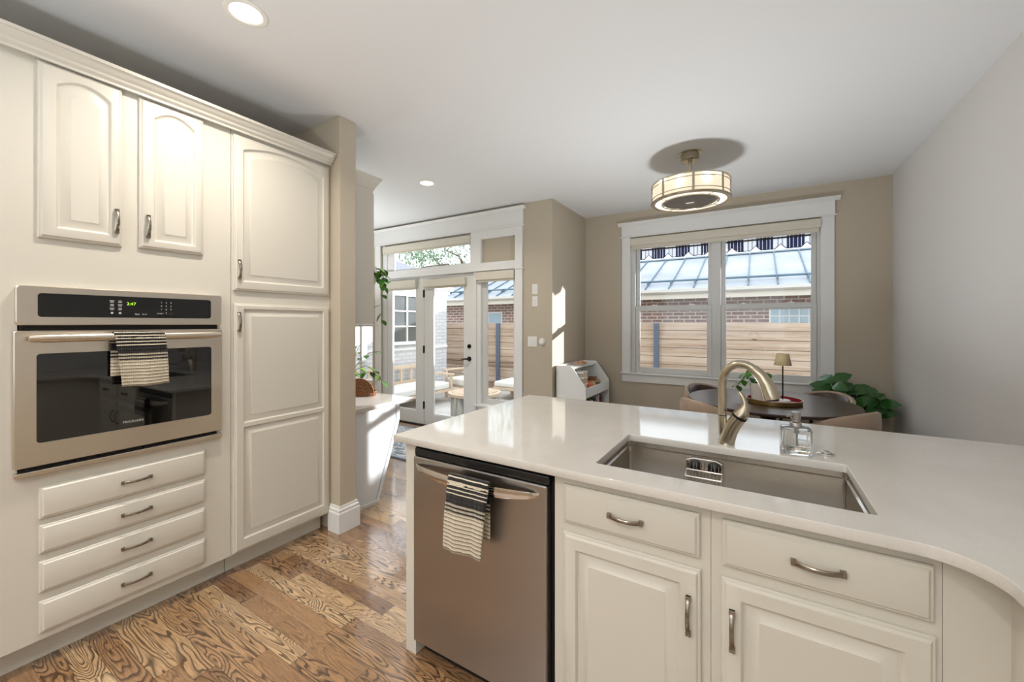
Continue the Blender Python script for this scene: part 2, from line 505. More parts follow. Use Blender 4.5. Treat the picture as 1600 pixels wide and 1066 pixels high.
struct('floor', MB().box(-5.9, 1.25, -2.9, 4.19, -0.06, 0).box(-2.06, 1.25, 4.19, 5.19, -0.06, 0), M['floor'])
struct('ceiling', MB().box(-5.9, 1.25, -2.9, 4.19, H, H + .12).box(-2.06, 1.25, 4.19, 5.19, H, H + .12), M['ceiling'])
struct('wall_right', MB().box(XR, XR + .15, -2.9, 5.19, 0, H), M['wall_pale'])
w = MB()
w.box(XK - .15, -2.5, -2.9, -2.75, 0, H); w.box(.7, XR, -2.9, -2.75, 0, H); w.box(-2.5, .7, -2.9, -2.75, 0, .95); w.box(-2.5, .7, -2.9, -2.75, 2.45, H)
struct('wall_rear', w, M['wall'])
struct('wall_left', MB().box(XK - .15, XK, -2.75, 1.70, 0, H), M['wall'])
struct('wall_pillar', MB().box(-5.75, -2.37, 1.70, 1.825, 0, H), M['wall'], bev=.004)
struct('wall_far_left', MB().box(-5.9, -5.75, 1.70, 4.04, 0, H), M['wall'])
struct('wall_nook', MB().box(XN - .127, XN, YD + .15, YW + .15, 0, H), M['wall'])
# wall with the French doors
w = MB()
w.box(-5.9, -5.62, YD, YD + .15, 0, H); w.box(-5.62, -4.86, YD, YD + .15, 0, .5); w.box(-5.62, -4.86, YD, YD + .15, 1.90, H)
w.box(-4.86, -4.69, YD, YD + .15, 0, H); w.box(-4.69, -2.40, YD, YD + .15, 2.523, H); w.box(-2.40, XN, YD, YD + .15, 0, H)
struct('wall_door', w, M['wall'])
w = MB()
w.box(XN, -1.34, YW, YW + .15, 0, H); w.box(.545, XR, YW, YW + .15, 0, H)
w.box(-1.34, .545, YW, YW + .15, 0, .775); w.box(-1.34, .545, YW, YW + .15, 2.44, H)
struct('wall_window', w, M['wall'])

def baseboard(name, pts, h=.175, t=.02, z0=0.0):
    """pts: list of (x, y) along the wall face, room on the right-hand side"""
    mb = MB()
    prof = [(0, 0), (t, 0), (t, h - .045), (t * .8, h - .038), (t * .8, h - .022), (t * .45, h - .012), (t * .45, h), (0, h)]
    P = [Vector((p[0], p[1])) for p in pts]; R = []
    for i, p in enumerate(P):
        d0 = (p - P[i - 1]).normalized() if i else (P[1] - p).normalized()
        d1 = (P[i + 1] - p).normalized() if i < len(P) - 1 else d0
        n0 = Vector((d0.y, -d0.x)); n1 = Vector((d1.y, -d1.x))
        n = (n0 + n1); n = n / max(n.dot(n0), 1e-6)
        R.append(mb.ring([(p.x + n.x * o, p.y + n.y * o, z0 + z) for o, z in prof]))
    for a, b in zip(R, R[1:]): mb.bridge(a, b)
    mb.b.faces.new(list(reversed(R[0]))); mb.b.faces.new(R[-1])
    return struct(name, mb, M['trim'])
baseboard('baseboard_pillar', [(-2.470, 1.70), (-2.37, 1.70), (-2.37, 1.825), (-2.528, 1.825)])
baseboard('baseboard_door_side', [(XN, YW), (XN, YD), (-2.305, YD)])
baseboard('baseboard_window', [(XR, YW), (XN + .021, YW)])
baseboard('baseboard_right', [(XR, 2.0), (XR, YW - .021)])

# ---- French door unit
FY = 4.075          # front of the frame members
def setting(name, kind='structure'):
    o = bpy.data.objects.new(name, None); COL.objects.link(o); o['kind'] = kind; return o
tr = setting('trim_1')
c = MB(); c.box(-4.79, -4.68, 4.018, YD, 0, 2.523); c.build('casing', M['trim'], tr, bev=.003)
c = MB(); c.box(-2.402, -2.305, 4.018, YD, 0, 2.523); c.build('casing', M['trim'], tr, bev=.003)
c = MB(); c.box(-4.80, -2.295, 4.015, YD, 2.535, 2.712); c.build('header_board', M['trim'], tr, bev=.002)
c = MB(); c.prism([(YD, 2.712), (4.012, 2.712), (3.985, 2.738), (3.985, 2.744), (YD, 2.744)], -4.83, -2.27, 'x'); c.build('header_cap', M['trim'], tr)
c = MB(); c.box(-4.81, -2.285, 4.008, YD, 2.521, 2.535); c.box(-2.405, -2.287, 4.008, YD, 2.022, 2.034); c.build('bead', M['trim'], tr, bev=.003)
c = MB()
c.box(-4.69, -2.40, FY - .04, 4.19, 2.035, 2.135)             # rail over the doors
c.box(-4.69, -4.61, FY, 4.19, 0, 2.035); c.box(-4.69, -4.60, FY, 4.19, 2.135, 2.523)
c.box(-3.022, -2.985, FY - .02, 4.19, 0, 2.035)
c.box(-3.055, -2.90, FY - .04, 4.19, 2.135, 2.523); c.box(-2.90, -2.40, FY - .04, 4.19, 2.425, 2.523)
c.box(-4.60, -3.055, FY, 4.19, 2.50, 2.523)
c.box(-2.985, -2.40, FY, 4.19, 0, .384)
c.build('door_frame', M['trim'], tr, bev=.003)
c = MB(); c.box(-2.90, -2.40, FY, 4.19, 2.135, 2.425); c.build('painted_panel', M['wall'], tr)
c = MB(); c.box(-4.61, -3.022, 4.06, 4.20, 0, .012); c.build('threshold', M['dark_metal'], tr)

def glazed(name, parent, x0, x1, z0, z1, gx0, gx1, gz0, gz1, y0, y1, m):
    c = MB()
    c.box(x0, gx0, y0, y1, z0, z1); c.box(gx1, x1, y0, y1, z0, z1); c.box(gx0, gx1, y0, y1, z0, gz0); c.box(gx0, gx1, y0, y1, gz1, z1)
    f = c.build(name, m, parent, bev=.003)
    s = MB(); b = .012          # glazing bead
    s.box(gx0, gx0 + b, y0 + .006, y0 + .02, gz0, gz1); s.box(gx1 - b, gx1, y0 + .006, y0 + .02, gz0, gz1)
    s.box(gx0 + b, gx1 - b, y0 + .006, y0 + .02, gz0, gz0 + b); s.box(gx0 + b, gx1 - b, y0 + .006, y0 + .02, gz1 - b, gz1)
    s.build('glazing_bead', m, f)
    g = MB(); ym = (y0 + y1) / 2; g.box(gx0 - .004, gx1 + .004, ym - .002, ym + .002, gz0 - .004, gz1 + .004); g.build('pane', M['glass'], f)
    return f
d1 = setting('door_1'); d2 = setting('door_2')
glazed('door_leaf', d1, -4.606, -3.893, .016, 2.03, -4.516, -4.035, .19, 1.93, 4.09, 4.135, M['trim'])
glazed('door_leaf', d2, -3.884, -3.026, .016, 2.03, -3.729, -3.197, .165, 1.95, 4.09, 4.135, M['trim'])
for z in (1.80, 1.04, .28):
    h = MB(); h.cyl((-3.8885, 4.082, z - .05), (-3.8885, 4.082, z + .05), .009, seg=12); h.box(-3.905, -3.872, 4.0895, 4.0915, z - .05, z + .05)
    h.build('hinge', M['dark_metal'], d2)
h = MB(); h.lathe([(.028, 0), (.028, -.008), (.02, -.014)], (-3.112, 4.09, 1.105), 20, axis='y'); h.box(-3.118, -3.106, 4.05, 4.078, 1.092, 1.118); h.build('deadbolt', M['dark_metal'], d2, smooth=40)
h = MB(); h.lathe([(.03, 0), (.03, -.008), (.012, -.014), (.011, -.05)], (-3.112, 4.09, .945), 20, axis='y')
h.tube([(-3.112, 4.045, .945), (-3.15, 4.042, .946), (-3.19, 4.045, .941), (-3.215, 4.05, .936)], [.010, .010, .009, .007], 10); h.build('door_lever', M['dark_metal'], d2, smooth=40)

w2 = setting('window_2')     # transom
glazed('window_sash', w2, -4.60, -3.055, 2.135, 2.50, -4.476, -3.095, 2.15, 2.44, 4.09, 4.13, M['trim'])
w3 = setting('window_3')     # sidelight
c = MB()
c.box(-2.985, -2.93, FY, 4.17, .384, 2.035); c.box(-2.445, -2.40, FY, 4.17, .384, 2.035); c.box(-2.93, -2.445, FY, 4.17, 2.0, 2.035)
c.box(-2.93, -2.445, FY, 4.17, .384, .40)
c.build('window_frame', M['trim'], w3, bev=.003)
c = MB(); c.box(-3.0, -2.39, 4.012, FY - .001, .372, .392); c.build('window_sill', M['trim'], w3, bev=.004)
glazed('window_sash', w3, -2.93, -2.445, .40, 2.0, -2.87, -2.47, .45, 1.96, 4.12, 4.155, M['vinyl'])
w4 = setting('window_4')     # window over the desk
c = MB(); c.box(-5.62, -5.57, FY, 4.17, .5, 1.9); c.box(-4.91, -4.86, FY, 4.17, .5, 1.9); c.box(-5.20, -5.15, FY, 4.17, .54, 1.86); c.box(-5.57, -4.91, FY, 4.17, .5, .54); c.box(-5.57, -4.91, FY, 4.17, 1.86, 1.9)
c.build('window_frame', M['vinyl'], w4, bev=.003)
for a, b in ((-5.57, -5.20), (-5.15, -4.91)):
    g = MB(); g.box(a - .004, b + .004, 4.12, 4.124, .536, 1.864); g.build('pane', M['glass'], w4)

w5 = setting('added_window')     # unseen window added behind the viewpoint to let in fill light
c = MB()
for xa, xb in ((-2.5, -2.43), (-.935, -.865), (.63, .7)): c.box(xa, xb, -2.88, -2.78, .95, 2.45)
for xa, xb in ((-2.43, -.935), (-.865, .63)): c.box(xa, xb, -2.88, -2.78, .95, 1.02); c.box(xa, xb, -2.88, -2.78, 2.38, 2.45)
c.build('window_frame', M['vinyl'], w5, bev=.003)
for xa, xb in ((-2.43, -.935), (-.865, .63)):
    g = MB(); g.box(xa - .004, xb + .004, -2.832, -2.828, 1.016, 2.384); g.build('pane', M['glass'], w5)

def blind(label, x0, x1, z0, z1, y0, y1, drop=.02):
    t = thing('roller_blind', label, 'blind', ((x0 + x1) / 2, y1, z0))
    ox, oy, oz = t.location
    c = MB(); c.box(x0 - ox, x1 - ox, y0 - oy, y1 - oy - .001, 0, z1 - z0); c.build('cassette', M['blind'], t, bev=.004)
    c = MB(); c.box(x0 + .012 - ox, x1 - .012 - ox, y0 + .025 - oy, y0 + .029 - oy, -drop, .004); c.tube([(x0 + .012 - ox, y0 + .027 - oy, -drop), (x1 - .012 - ox, y0 + .027 - oy, -drop)], .007, 8); c.build('shade_fabric', M['blind'], t)
    return t
blind('long cream roller blind rolled up across the transom window above the French doors', -4.645, -3.06, 2.41, 2.498, 4.03, 4.074)
blind('cream roller blind rolled up on the left glass door leaf', -4.56, -4.0, 1.885, 1.995, 4.035, 4.089)
blind('cream roller blind rolled up on the hinged glass door with the lever', -3.86, -3.15, 1.885, 1.98, 4.035, 4.089)
blind('cream roller blind rolled up over the narrow sidelight window beside the door', -2.975, -2.42, 1.925, 2.022, 4.02, 4.074)

# ---- dining window
w1 = setting('window_1')
c = MB(); c.box(-1.44, -1.335, 5.013, YW, .79, 2.452); c.build('casing', M['trim'], w1, bev=.003)
c = MB(); c.box(.54, .648, 5.013, YW, .79, 2.452); c.build('casing', M['trim'], w1, bev=.003)
c = MB(); c.box(-1.445, .653, 5.010, YW, 2.464, 2.60); c.build('header_board', M['trim'], w1, bev=.002)
c = MB(); c.prism([(YW, 2.60), (5.008, 2.60), (4.975, 2.628), (4.975, 2.635), (YW, 2.635)], -1.485, .693, 'x'); c.build('header_cap', M['trim'], w1)
c = MB(); c.box(-1.462, .670, 5.002, YW, 2.451, 2.464); c.build('bead', M['trim'], w1, bev=.003)
c = MB(); c.box(-1.465, .673, 4.99, YW, .772, .79); c.build('window_sill', M['trim'], w1, bev=.004)
c = MB(); c.box(-1.44, .648, 5.015, YW, .675, .772); c.build('apron', M['trim'], w1, bev=.002)
c = MB()
c.box(-1.34, -1.285, 5.05, 5.17, .775, 2.44); c.box(.515, .545, 5.05, 5.17, .775, 2.44); c.box(-.435, -.345, 5.05, 5.17, .775, 2.44)
for a, b in ((-1.285, -.435), (-.345, .515)):
    c.box(a, b, 5.05, 5.17, .775, .79); c.box(a, b, 5.05, 5.17, 2.40, 2.44)
c.build('window_frame', M['vinyl'], w1, bev=.003)
for a, b in ((-1.283, -.437), (-.343, .513)):
    lo = glazed('lower_sash', w1, a, b, .791, 1.605, a + .038, b - .038, .845, 1.555, 5.06, 5.095, M['vinyl'])
    up = glazed('upper_sash', w1, a, b, 1.555, 2.40, a + .03, b - .03, 1.60, 2.36, 5.10, 5.135, M['vinyl'])
    for q in (.25, .75):
        k = MB(); xx = a + (b - a) * q; k.box(xx - .03, xx + .03, 5.066, 5.09, 1.605, 1.615); k.cyl((xx, 5.078, 1.615), (xx, 5.078, 1.622), .012); k.build('sash_lock', M['white_plastic'], lo)
    xx = a + .05 if a < -1 else b - .05
    k = MB(); k.box(xx - .03, xx + .03, 5.035, 5.059, .7901, .802); k.box(xx - .012, xx + .012, 5.04, 5.058, .802, .812); k.build('sash_lift', M['white_plastic'], lo)
blind('long beige roller blind rolled up across the top of the dining window', -1.33, .54, 2.345, 2.432, 4.985, 5.045, .04)

# ================================================================== built-in cabinets
def panel_front(mb, x0, x1, z0, z1, y0=-.02, ogee=True, cells=None, N=14):
    """door / drawer front. Local front faces -y. cells: list of (x0, x1, z0, z1, rise, (cell rect)) raised-panel openings"""
    t = -y0
    def rect(d, y):
        return [(x0 + d, y, z0 + d), (x1 - d, y, z0 + d), (x1 - d, y, z1 - d), (x0 + d, y, z1 - d)]
    L = [rect(0, 0), rect(0, -t * .45), rect(.003, -t * .62), rect(.007, -t * .68), rect(.012, -t * .95), rect(.015, -t)]
    R = [mb.ring(l) for l in L]
    for a, b in zip(R, R[1:]): mb.bridge(a, b)
    mb.b.faces.new(list(reversed(R[0])))
    if not cells:
        mb.b.faces.new(R[-1]); return
    zs = [z0 + .015] + [c[4 + 1] for c in cells[1:]] + [z1 - .015]
    for i, (a0, a1, b0, b1, rise, _) in enumerate(cells):
        cz0, cz1 = zs[i], zs[i + 1]
        def loop(d, y):
            l, r, lo, hi = a0 + d, a1 - d, b0 + d, b1 - d
            pts = [(l, y, lo), (r, y, lo)]
            for k in range(N + 1):
                u = k / N
                rr = rise * (1 - d / (a1 - a0))
                pts.append((r + (l - r) * u, y, hi + (rr * (1 - (2 * u - 1) ** 2) if rise else 0)))
            return pts
        outer = [(x0 + .015, y0, cz0), (x1 - .015, y0, cz0)] + [(x1 - .015 + (x0 - x1 + .03) * k / N, y0, cz1) for k in range(N + 1)]
        ls = [outer, loop(0, y0), loop(.003, y0 + .003), loop(.006, y0 + .009), loop(.010, y0 + .011), loop(.014, y0 + .011), loop(.040, y0 + .003), loop(.042, y0 + .0015)]
        mb.loops(ls, cap1=True)
    bmesh.ops.remove_doubles(mb.b, verts=mb.b.verts, dist=1e-5)

def pull(parent, x, z, y, vertical=False, L=.108, proj=.026):
    """arched flat-bar pull on a front at local y"""
    n = 18; R = []; mb = MB()
    for k in range(n + 1):
        u = k / n; s = -L / 2 + L * u
        e = min(u, 1 - u)
        if e < .14: o = .004 + .012 * (e / .14)
        else: o = .016 + (proj - .016) * math.sin((e - .14) / .36 * PI / 2)
        w = .0065 - .0012 * math.sin(u * PI); th = .0042
        a = [(-w, o - th), (w, o - th), (w, o), (w * .6, o + .0016), (-w * .6, o + .0016), (-w, o)]
        R.append(mb.ring([((x + p, y - q, z + s) if vertical else (x + s, y - q, z + p)) for p, q in a]))
    for a, b in zip(R, R[1:]): mb.bridge(a, b)
    mb.b.faces.new(list(reversed(R[0]))); mb.b.faces.new(R[-1])
    for sg in (-1, 1):
        s = sg * (L / 2 - .006)
        if vertical: mb.box(x - .007, x + .007, y - .012, y, z + s - .006, z + s + .006)
        else: mb.box(x + s - .006, x + s + .006, y - .012, y, z - .007, z + .007)
    return mb.build('pull_handle', M['pull'], parent, smooth=35)

def door(parent, x0, x1, z0, z1, cells, hx, hz):
    mb = MB(); panel_front(mb, x0, x1, z0, z1, cells=cells)
    d = mb.build('cabinet_door', M['cabinet'], parent, smooth=28)
    pull(d, hx, hz, -.02, True)
    return d
def drawer(parent, x0, x1, z0, z1, hx=None):
    mb = MB(); panel_front(mb, x0, x1, z0, z1)
    d = mb.build('drawer_front', M['cabinet'], parent, smooth=28)
    pull(d, (x0 + x1) / 2 if hx is None else hx, (z0 + z1) / 2 + .002, -.02)
    return d

FX = -2.475
oc = thing('oven_cabinet', 'tall cream cabinet that frames the wall oven, arched doors above and four drawers below', 'cabinet', (FX, 0, 0), PI / 2)
TOPZ = 2.47
c = MB()
X0, X1, D = -.35, 1.0955, .595
c.box(X0, X1, 0, D, .112, .796)                               # drawer section
c.box(X0, X1, 0, D, 1.533, TOPZ)                              # upper section
c.box(X0, .346, 0, D, .796, 1.533); c.box(1.030, X1, 0, D, .796, 1.533); c.box(.346, 1.030, D - .02, D, .796, 1.533)
c.build('carcass', M['cabinet'], oc)
c = MB(); c.box(X0, X1, .075, D, 0, .112); c.build('toe_kick', M['cabinet'], oc)
door(oc, .397, .650, 1.738, 2.452, [(.446, .612, 1.783, 2.374, .036, 0)], .628, 1.849)
door(oc, .708, .963, 1.745, 2.448, [(.760, .926, 1.783, 2.372, .042, 0)], .737, 1.848)
for a, b in ((.603, .732), (.463, .577), (.306, .430), (.143, .270)):
    drawer(oc, .401, .972, a, b, .697)
pc = thing('pantry_cabinet', 'tall cream pantry cabinet with one arched upper door and a two-panel lower door', 'cabinet', (FX, 0, 0), PI / 2)
c = MB(); c.box(1.0985, 1.699, 0, D, .112, TOPZ); c.build('carcass', M['cabinet'], pc)
c = MB(); c.box(1.0985, 1.678, .075, D, 0, .112); c.build('toe_kick', M['cabinet'], pc)
door(pc, 1.106, 1.687, 1.575, 2.440, [(1.150, 1.641, 1.625, 2.364, .050, 0)], 1.129, 1.692)
door(pc, 1.106, 1.687, .120, 1.503, [(1.152, 1.643, .184, .811, 0, 0), (1.152, 1.643, .833, 1.474, 0, .822)], 1.127, 1.40)
cr = MB()
prof = [(.0, 2.4705), (-.022, 2.4705), (-.022, 2.452), (-.030, 2.452), (-.030, 2.462), (-.042, 2.472), (-.045, 2.482), (-.054, 2.488), (-.066, 2.500), (-.071, 2.508), (-.079, 2.508), (-.080, 2.522), (.0, 2.522)]
R = [cr.ring([(x, y, z) for y, z in prof]) for x in (-.35, 1.694)]
cr.bridge(R[0], R[1]); cr.b.faces.new(R[0]); cr.b.faces.new(list(reversed(R[1])))
cm = cr.build('crown_moulding', M['cabinet'], None, smooth=25)
cm.location = (FX, 0, 0); cm.rotation_euler = (0, 0, PI / 2)
tag(cm, 'cream stepped crown moulding running along the top of the tall oven and pantry cabinets', 'moulding')

# ---- wall oven
ov = thing('built_in_oven', 'stainless steel built-in wall oven with a black glass window and green clock', 'oven', (FX, 0, 0), PI / 2)
c = MB(); c.box(.350, 1.026, .002, .55, .800, 1.530); c.build('oven_body', M['black'], ov)
# control panel: steel surround + black glass
def rrect(x0, x1, z0, z1, r, n=5):
    pts = []
    for cx, cz, a0 in ((x1 - r, z0 + r, -90), (x1 - r, z1 - r, 0), (x0 + r, z1 - r, 90), (x0 + r, z0 + r, 180)):
        for k in range(n + 1):
            a = math.radians(a0 + 90 * k / n); pts.append((cx + r * math.cos(a), cz + r * math.sin(a)))
    return pts
def framed(mb, outer, inner, y, yb, lip=.004):
    """flat frame between two equal-count outlines with an inward lip"""
    f = lambda pts, yy: [(p[0], yy, p[1]) for p in pts]
    mb.loops([f(outer, yb), f(outer, y + .004), [(p[0] + (.003 if p[0] < .69 else -.003), y, p[1] + (.003 if p[1] < (outer[0][1] + outer[12][1]) / 2 else -.003)) for p in outer], f(inner, y), f(inner, y + lip)])
cp = MB(); framed(cp, rrect(.338, 1.040, 1.384, 1.541, .012), rrect(.394, .990, 1.417, 1.513, .012), -.030, 0)
cpo = cp.build('control_panel', M['steel'], ov, smooth=35)
g = MB(); g.prism(rrect(.395, .989, 1.418, 1.512, .011), -.0275, -.001, 'y'); g.build('panel_glass', M['black_glass'], cpo)
yq = -.0278
g = merge_texts([('2:47', .019, .676, yq, 1.480)]); g.build('clock_digits', M['led'], cpo, recalc=False)
txt = [(str(k + 1), .0105, .750 + .0 + .0185 * (k % 3) + .035, yq, 1.491 - .0165 * (k // 3)) for k in range(9)]
g = merge_texts(txt); g.build('number_keys', M['print'], cpo, recalc=False); txt = []
for it in (('Bake', .0085, .697, yq, 1.434), ('Broil', .0085, .722, yq, 1.434), ('START', .0085, .781, yq, 1.438), ('0', .0105, .8035, yq, 1.441)):
    merge_texts([it]).build('key_label', M['print'], cpo, recalc=False)
for i in range(3):
    for j in range(2):
        xx = .611 + .0265 * j; zz = 1.492 - .0165 * i
        g = MB(); w0, w1 = .008 - .002 * ((i + j) % 2), .006
        g.face([(xx - w0, yq, zz + .0014), (xx - w0, yq, zz - .0014), (xx + w0, yq, zz - .0014), (xx + w0, yq, zz + .0014)]); g.face([(xx - w1, yq, zz - .0046), (xx - w1, yq, zz - .0074), (xx + w1, yq, zz - .0074), (xx + w1, yq, zz - .0046)])
        g.build('key_legend', M['print'], cpo, recalc=False)
for xx in (.611, .6375):
    g = MB(); g.lathe([(.0045, 0), (.0045, -.0003)], (xx, yq, 1.438), 14, axis='y'); g.build('key_icon', M['print'], cpo)
g = merge_texts([('OFF', .0085, .822, yq, 1.438)]); g.build('off_legend', M['print_red'], cpo, recalc=False)
c = MB(); c.box(.352, 1.026, -.012, .002, 1.362, 1.384); c.build('vent_gap', M['gap'], ov)
dr = MB(); framed(dr, rrect(.333, 1.043, .822, 1.362, .006), rrect(.391, .992, .914, 1.270, .012), -.030, -.004)
dro = dr.build('oven_door', M['steel'], ov, smooth=35)
g = MB(); g.prism(rrect(.392, .991, .915, 1.269, .011), -.0265, -.002, 'y'); g.build('door_window', M['oven_glass'], dro)
g = merge_texts([('FRIGIDAIRE', .0145, .684, -.0268, .943)]); g.build('logo', M['print'], dro, recalc=False)
hb = MB()
hp = [(.366 + .652 * k / 16, -.030 - .048 * min(1, 4.5 * min(k / 16, 1 - k / 16)) ** .6, 1.333) for k in range(17)]
hp[0] = (.366, -.050, 1.333); hp[-1] = (1.018, -.050, 1.333)
hb.tube([(p[0], -.068, 1.333) for p in hp], [.0125] + [.0172] * 15 + [.0125], 16)
for xx in (.40, .985): hb.box(xx - .012, xx + .012, -.066, -.030, 1.322, 1.344)
hb.build('door_handle', M['steel'], dro, smooth=40)
c = MB()
for k in range(9): c.box(.352 + .0745 * k, .352 + .0745 * k + .068, -.014, -.004, .806, .822)
c.build('vent_slot', M['gap'], ov)
c = MB(); c.box(.333, 1.043, -.0285, -.004, .786, .806); c.build('bottom_trim', M['steel'], ov, bev=.003)

def towel(name, label, loc, rz, w, lf, lb, r, skew=0.0, seed=0, flare=0.0, lean=.035):
    """draped over a bar along local x; front falls on the -y side"""
    rnd = random.Random(seed); nx = 16; S_ = []
    nb, na, nf = 12, 8, 24
    for k in range(nb): S_.append(('b', lb * (1 - k / nb)))
    for k in range(na + 1): S_.append(('a', k / na))
    for k in range(1, nf + 1): S_.append(('f', lf * k / nf))
    mb = MB(); uvl = mb.b.loops.layers.uv.new('UVMap'); rows = []; uvs = []
    for kind, q in S_:
        row = []; ur = []
        for i in range(nx + 1):
            u = i / nx - .5; x = u * w
            wav = .004 * math.sin(u * 9 + seed) + .002 * math.sin(u * 23 + seed * 2)
            if kind == 'b':
                y = r; z = -q; x = x * .92 - .012; v = -(q + r * PI / 2); y += wav * q / lb
            elif kind == 'a':
                a = PI * q; y = r * math.cos(a); z = r * math.sin(a); v = r * (a - PI / 2)
                x = x * (.92 + .08 * q) - .012 * (1 - q)
            else:
                f = q / lf; y = -r - wav * f - .006 * math.sin(f * PI) ; z = -q - .002 * math.sin(u * 5 + seed) * f
                x = x * (1 + flare * f) + skew * f; v = q + r * PI / 2 - .012
            row.append(mb.b.verts.new((x, y, z))); ur.append((x, v))
        rows.append(row); uvs.append(ur)
    for j in range(len(rows) - 1):
        for i in range(nx):
            f = mb.b.faces.new((rows[j][i], rows[j][i + 1], rows[j + 1][i + 1], rows[j + 1][i]))
            for lp, (jj, ii) in zip(f.loops, ((j, i), (j, i + 1), (j + 1, i + 1), (j + 1, i))): lp[uvl].uv = uvs[jj][ii]
    o = mb.build(name, M['towel'], None, smooth=60)
    s = o.modifiers.new('thick', 'SOLIDIFY'); s.thickness = .004; s.offset = 1.0
    o.location = loc; o.rotation_euler = (0, 0, rz)
    return tag(o, label, 'towel')
towel('kitchen_towel', 'black and cream striped towel hanging over the wall oven handle', (FX + .068, .694, 1.333), PI / 2, .176, .222, .175, .0195, skew=.018, seed=1, flare=-.05)

# ================================================================== island
IY = 1.24
ip = MB(); ip.box(-1.282, -1.2245, 1.24, 1.90, 0, .892)
tag(ip.build('island_end_panel', M['cabinet'], None, bev=.002), 'narrow cream end panel to the left of the dishwasher', 'panel')
dw = thing('dishwasher', 'stainless steel dishwasher under the counter with a bowed chrome handle', 'dishwasher', (0, IY, 0))
c = MB(); c.box(-1.218, -.590, .02, .58, .09, .884); c.build('tub', M['black'], dw)
c = MB(); c.box(-1.221, -.600, -.012, .019, .842, .874); c.build('control_strip', M['black'], dw, bev=.006)
c = MB(); c.box(-1.222, -.606, -.018, .019, .075, .841); dd = c.build('dishwasher_door', M['steel_dw'], dw, bev=.006, seg=3)
c = MB(); c.box(-1.216, -.592, .045, .10, .0, .085); c.build('kick_plate', M['gap'], dw)
c = MB(); R = []
nn = 24
for k in range(nn + 1):
    u = k / nn; x = -1.205 + .572 * u; e = math.sin(PI * u) ** .55
    yo = -.019 - .046 * e; zc = .808 - .010 * math.sin(PI * u); hh = .008 + .016 * e; th = .006 + .005 * e
    R.append(c.ring([(x, yo + th, zc - hh * .4), (x, yo, zc - hh), (x, yo - th * .4, zc - hh * .2), (x, yo, zc + hh * .7), (x, yo + th, zc + hh * .5)]))
for a, b in zip(R, R[1:]): c.bridge(a, b)
c.b.faces.new(list(reversed(R[0]))); c.b.faces.new(R[-1])
c.build('bar_handle', M['chrome'], dd, smooth=40)
towel('kitchen_towel', 'black and cream striped towel hanging over the dishwasher handle', (-.888, IY - .067, .812), 0, .182, .258, .20, .0165, skew=-.028, seed=3, flare=-.04)

def island_cabinet(label, x0, x1, dx0, dx1, hx, flip, sink):
    t = thing('base_cabinet', label, 'cabinet', (0, IY, 0))
    c = MB()
    c.box(x0, x1, 0, .02, .105, .892) if not sink else None
    if sink: c.box(x0, x1, 0, .02, .105, .892)
    c.box(x0, x0 + .018, .02, .62, .105, .66); c.box(x1 - .018, x1, .02, .62, .105, .66); c.box(x0 + .018, x1 - .018, .02, .62, .105, .123); c.box(x0 + .018, x1 - .018, .60, .62, .123, .66)
    c.build('carcass', M['cabinet'], t)
    c = MB(); c.box(x0, x1, .075, .09, 0, .105); c.build('toe_kick', M['cabinet'], t)
    drawer(t, dx0, dx1, .737, .861)
    door(t, dx0 - .002, dx1 + .003, .125, .706, [(dx0 + .044, dx1 - .049, .182, .659, 0, 0)], hx, .577)
    return t
island_cabinet('cream base cabinet between the dishwasher and the wider sink cabinet, one drawer over one door', -.583, -.1095, -.546, -.136, -.164, 0, True)
island_cabinet('wider cream base cabinet under the right half of the sink, long drawer over a door', -.1085, .345, -.081, .331, -.057, 1, True)
cc = thing('corner_cabinet', 'plain cream corner cabinet under the curved inner corner of the counter', 'cabinet', (0, IY, 0))
c = MB(); c.box(.346, .446, 0, .62, 0, .892); c.box(.446, 1.070, -2.2, .62, 0, .892); c.build('carcass', M['cabinet'], cc)

# counter slab with a sink cut-out
def counter():
    cu = bpy.data.curves.new('outline', 'CURVE'); cu.dimensions = '2D'; cu.fill_mode = 'BOTH'; cu.extrude = .0125; cu.bevel_depth = .0015; cu.bevel_resolution = 1
    def spl(pts):
        s = cu.splines.new('POLY'); s.points.add(len(pts) - 1); s.use_cyclic_u = True
        for p, q in zip(s.points, pts): p.co = (q[0], q[1], 0, 1)
    out = [(-1.316, 1.204), (.26, 1.196)]
    for k in range(13):
        a = PI / 2 - PI / 2 * k / 12; out.append((.288 + .112 * math.cos(a), 1.083 + .112 * math.sin(a)))
    out += [(.405, .8), (.405, -.98), (1.073, -.98), (1.073, 2.346), (-1.289, 2.346)]
    spl(out)
    r = .012; sk = []
    for cx, cy, a0 in ((.256 - r, 1.31 + r, -90), (.256 - r, 1.733 - r, 0), (-.468 + r, 1.733 - r, 90), (-.468 + r, 1.31 + r, 180)):
        for k in range(5):
            a = math.radians(a0 + 22.5 * k); sk.append((cx + r * math.cos(a), cy + r * math.sin(a)))
    spl(sk)
    o = bpy.data.objects.new('outline', cu); COL.objects.link(o)
    dg = bpy.context.evaluated_depsgraph_get(); dg.update()
    me = bpy.data.meshes.new_from_object(o.evaluated_get(dg)); bpy.data.objects.remove(o); bpy.data.curves.remove(cu)
    me.name = 'countertop'; me.materials.clear(); me.materials.append(M['quartz'])
    c = link('countertop', me); c.location = (0, 0, .906)
    return tag(c, 'large white quartz countertop of the island with a curved inner corner', 'countertop')
counter()
ib = MB(); ib.box(-1.282, .445, 1.905, 1.925, 0, .891)
tag(ib.build('island_back_panel', M['cabinet'], None), 'cream back panel of the island on the dining side, under the overhanging counter', 'panel')

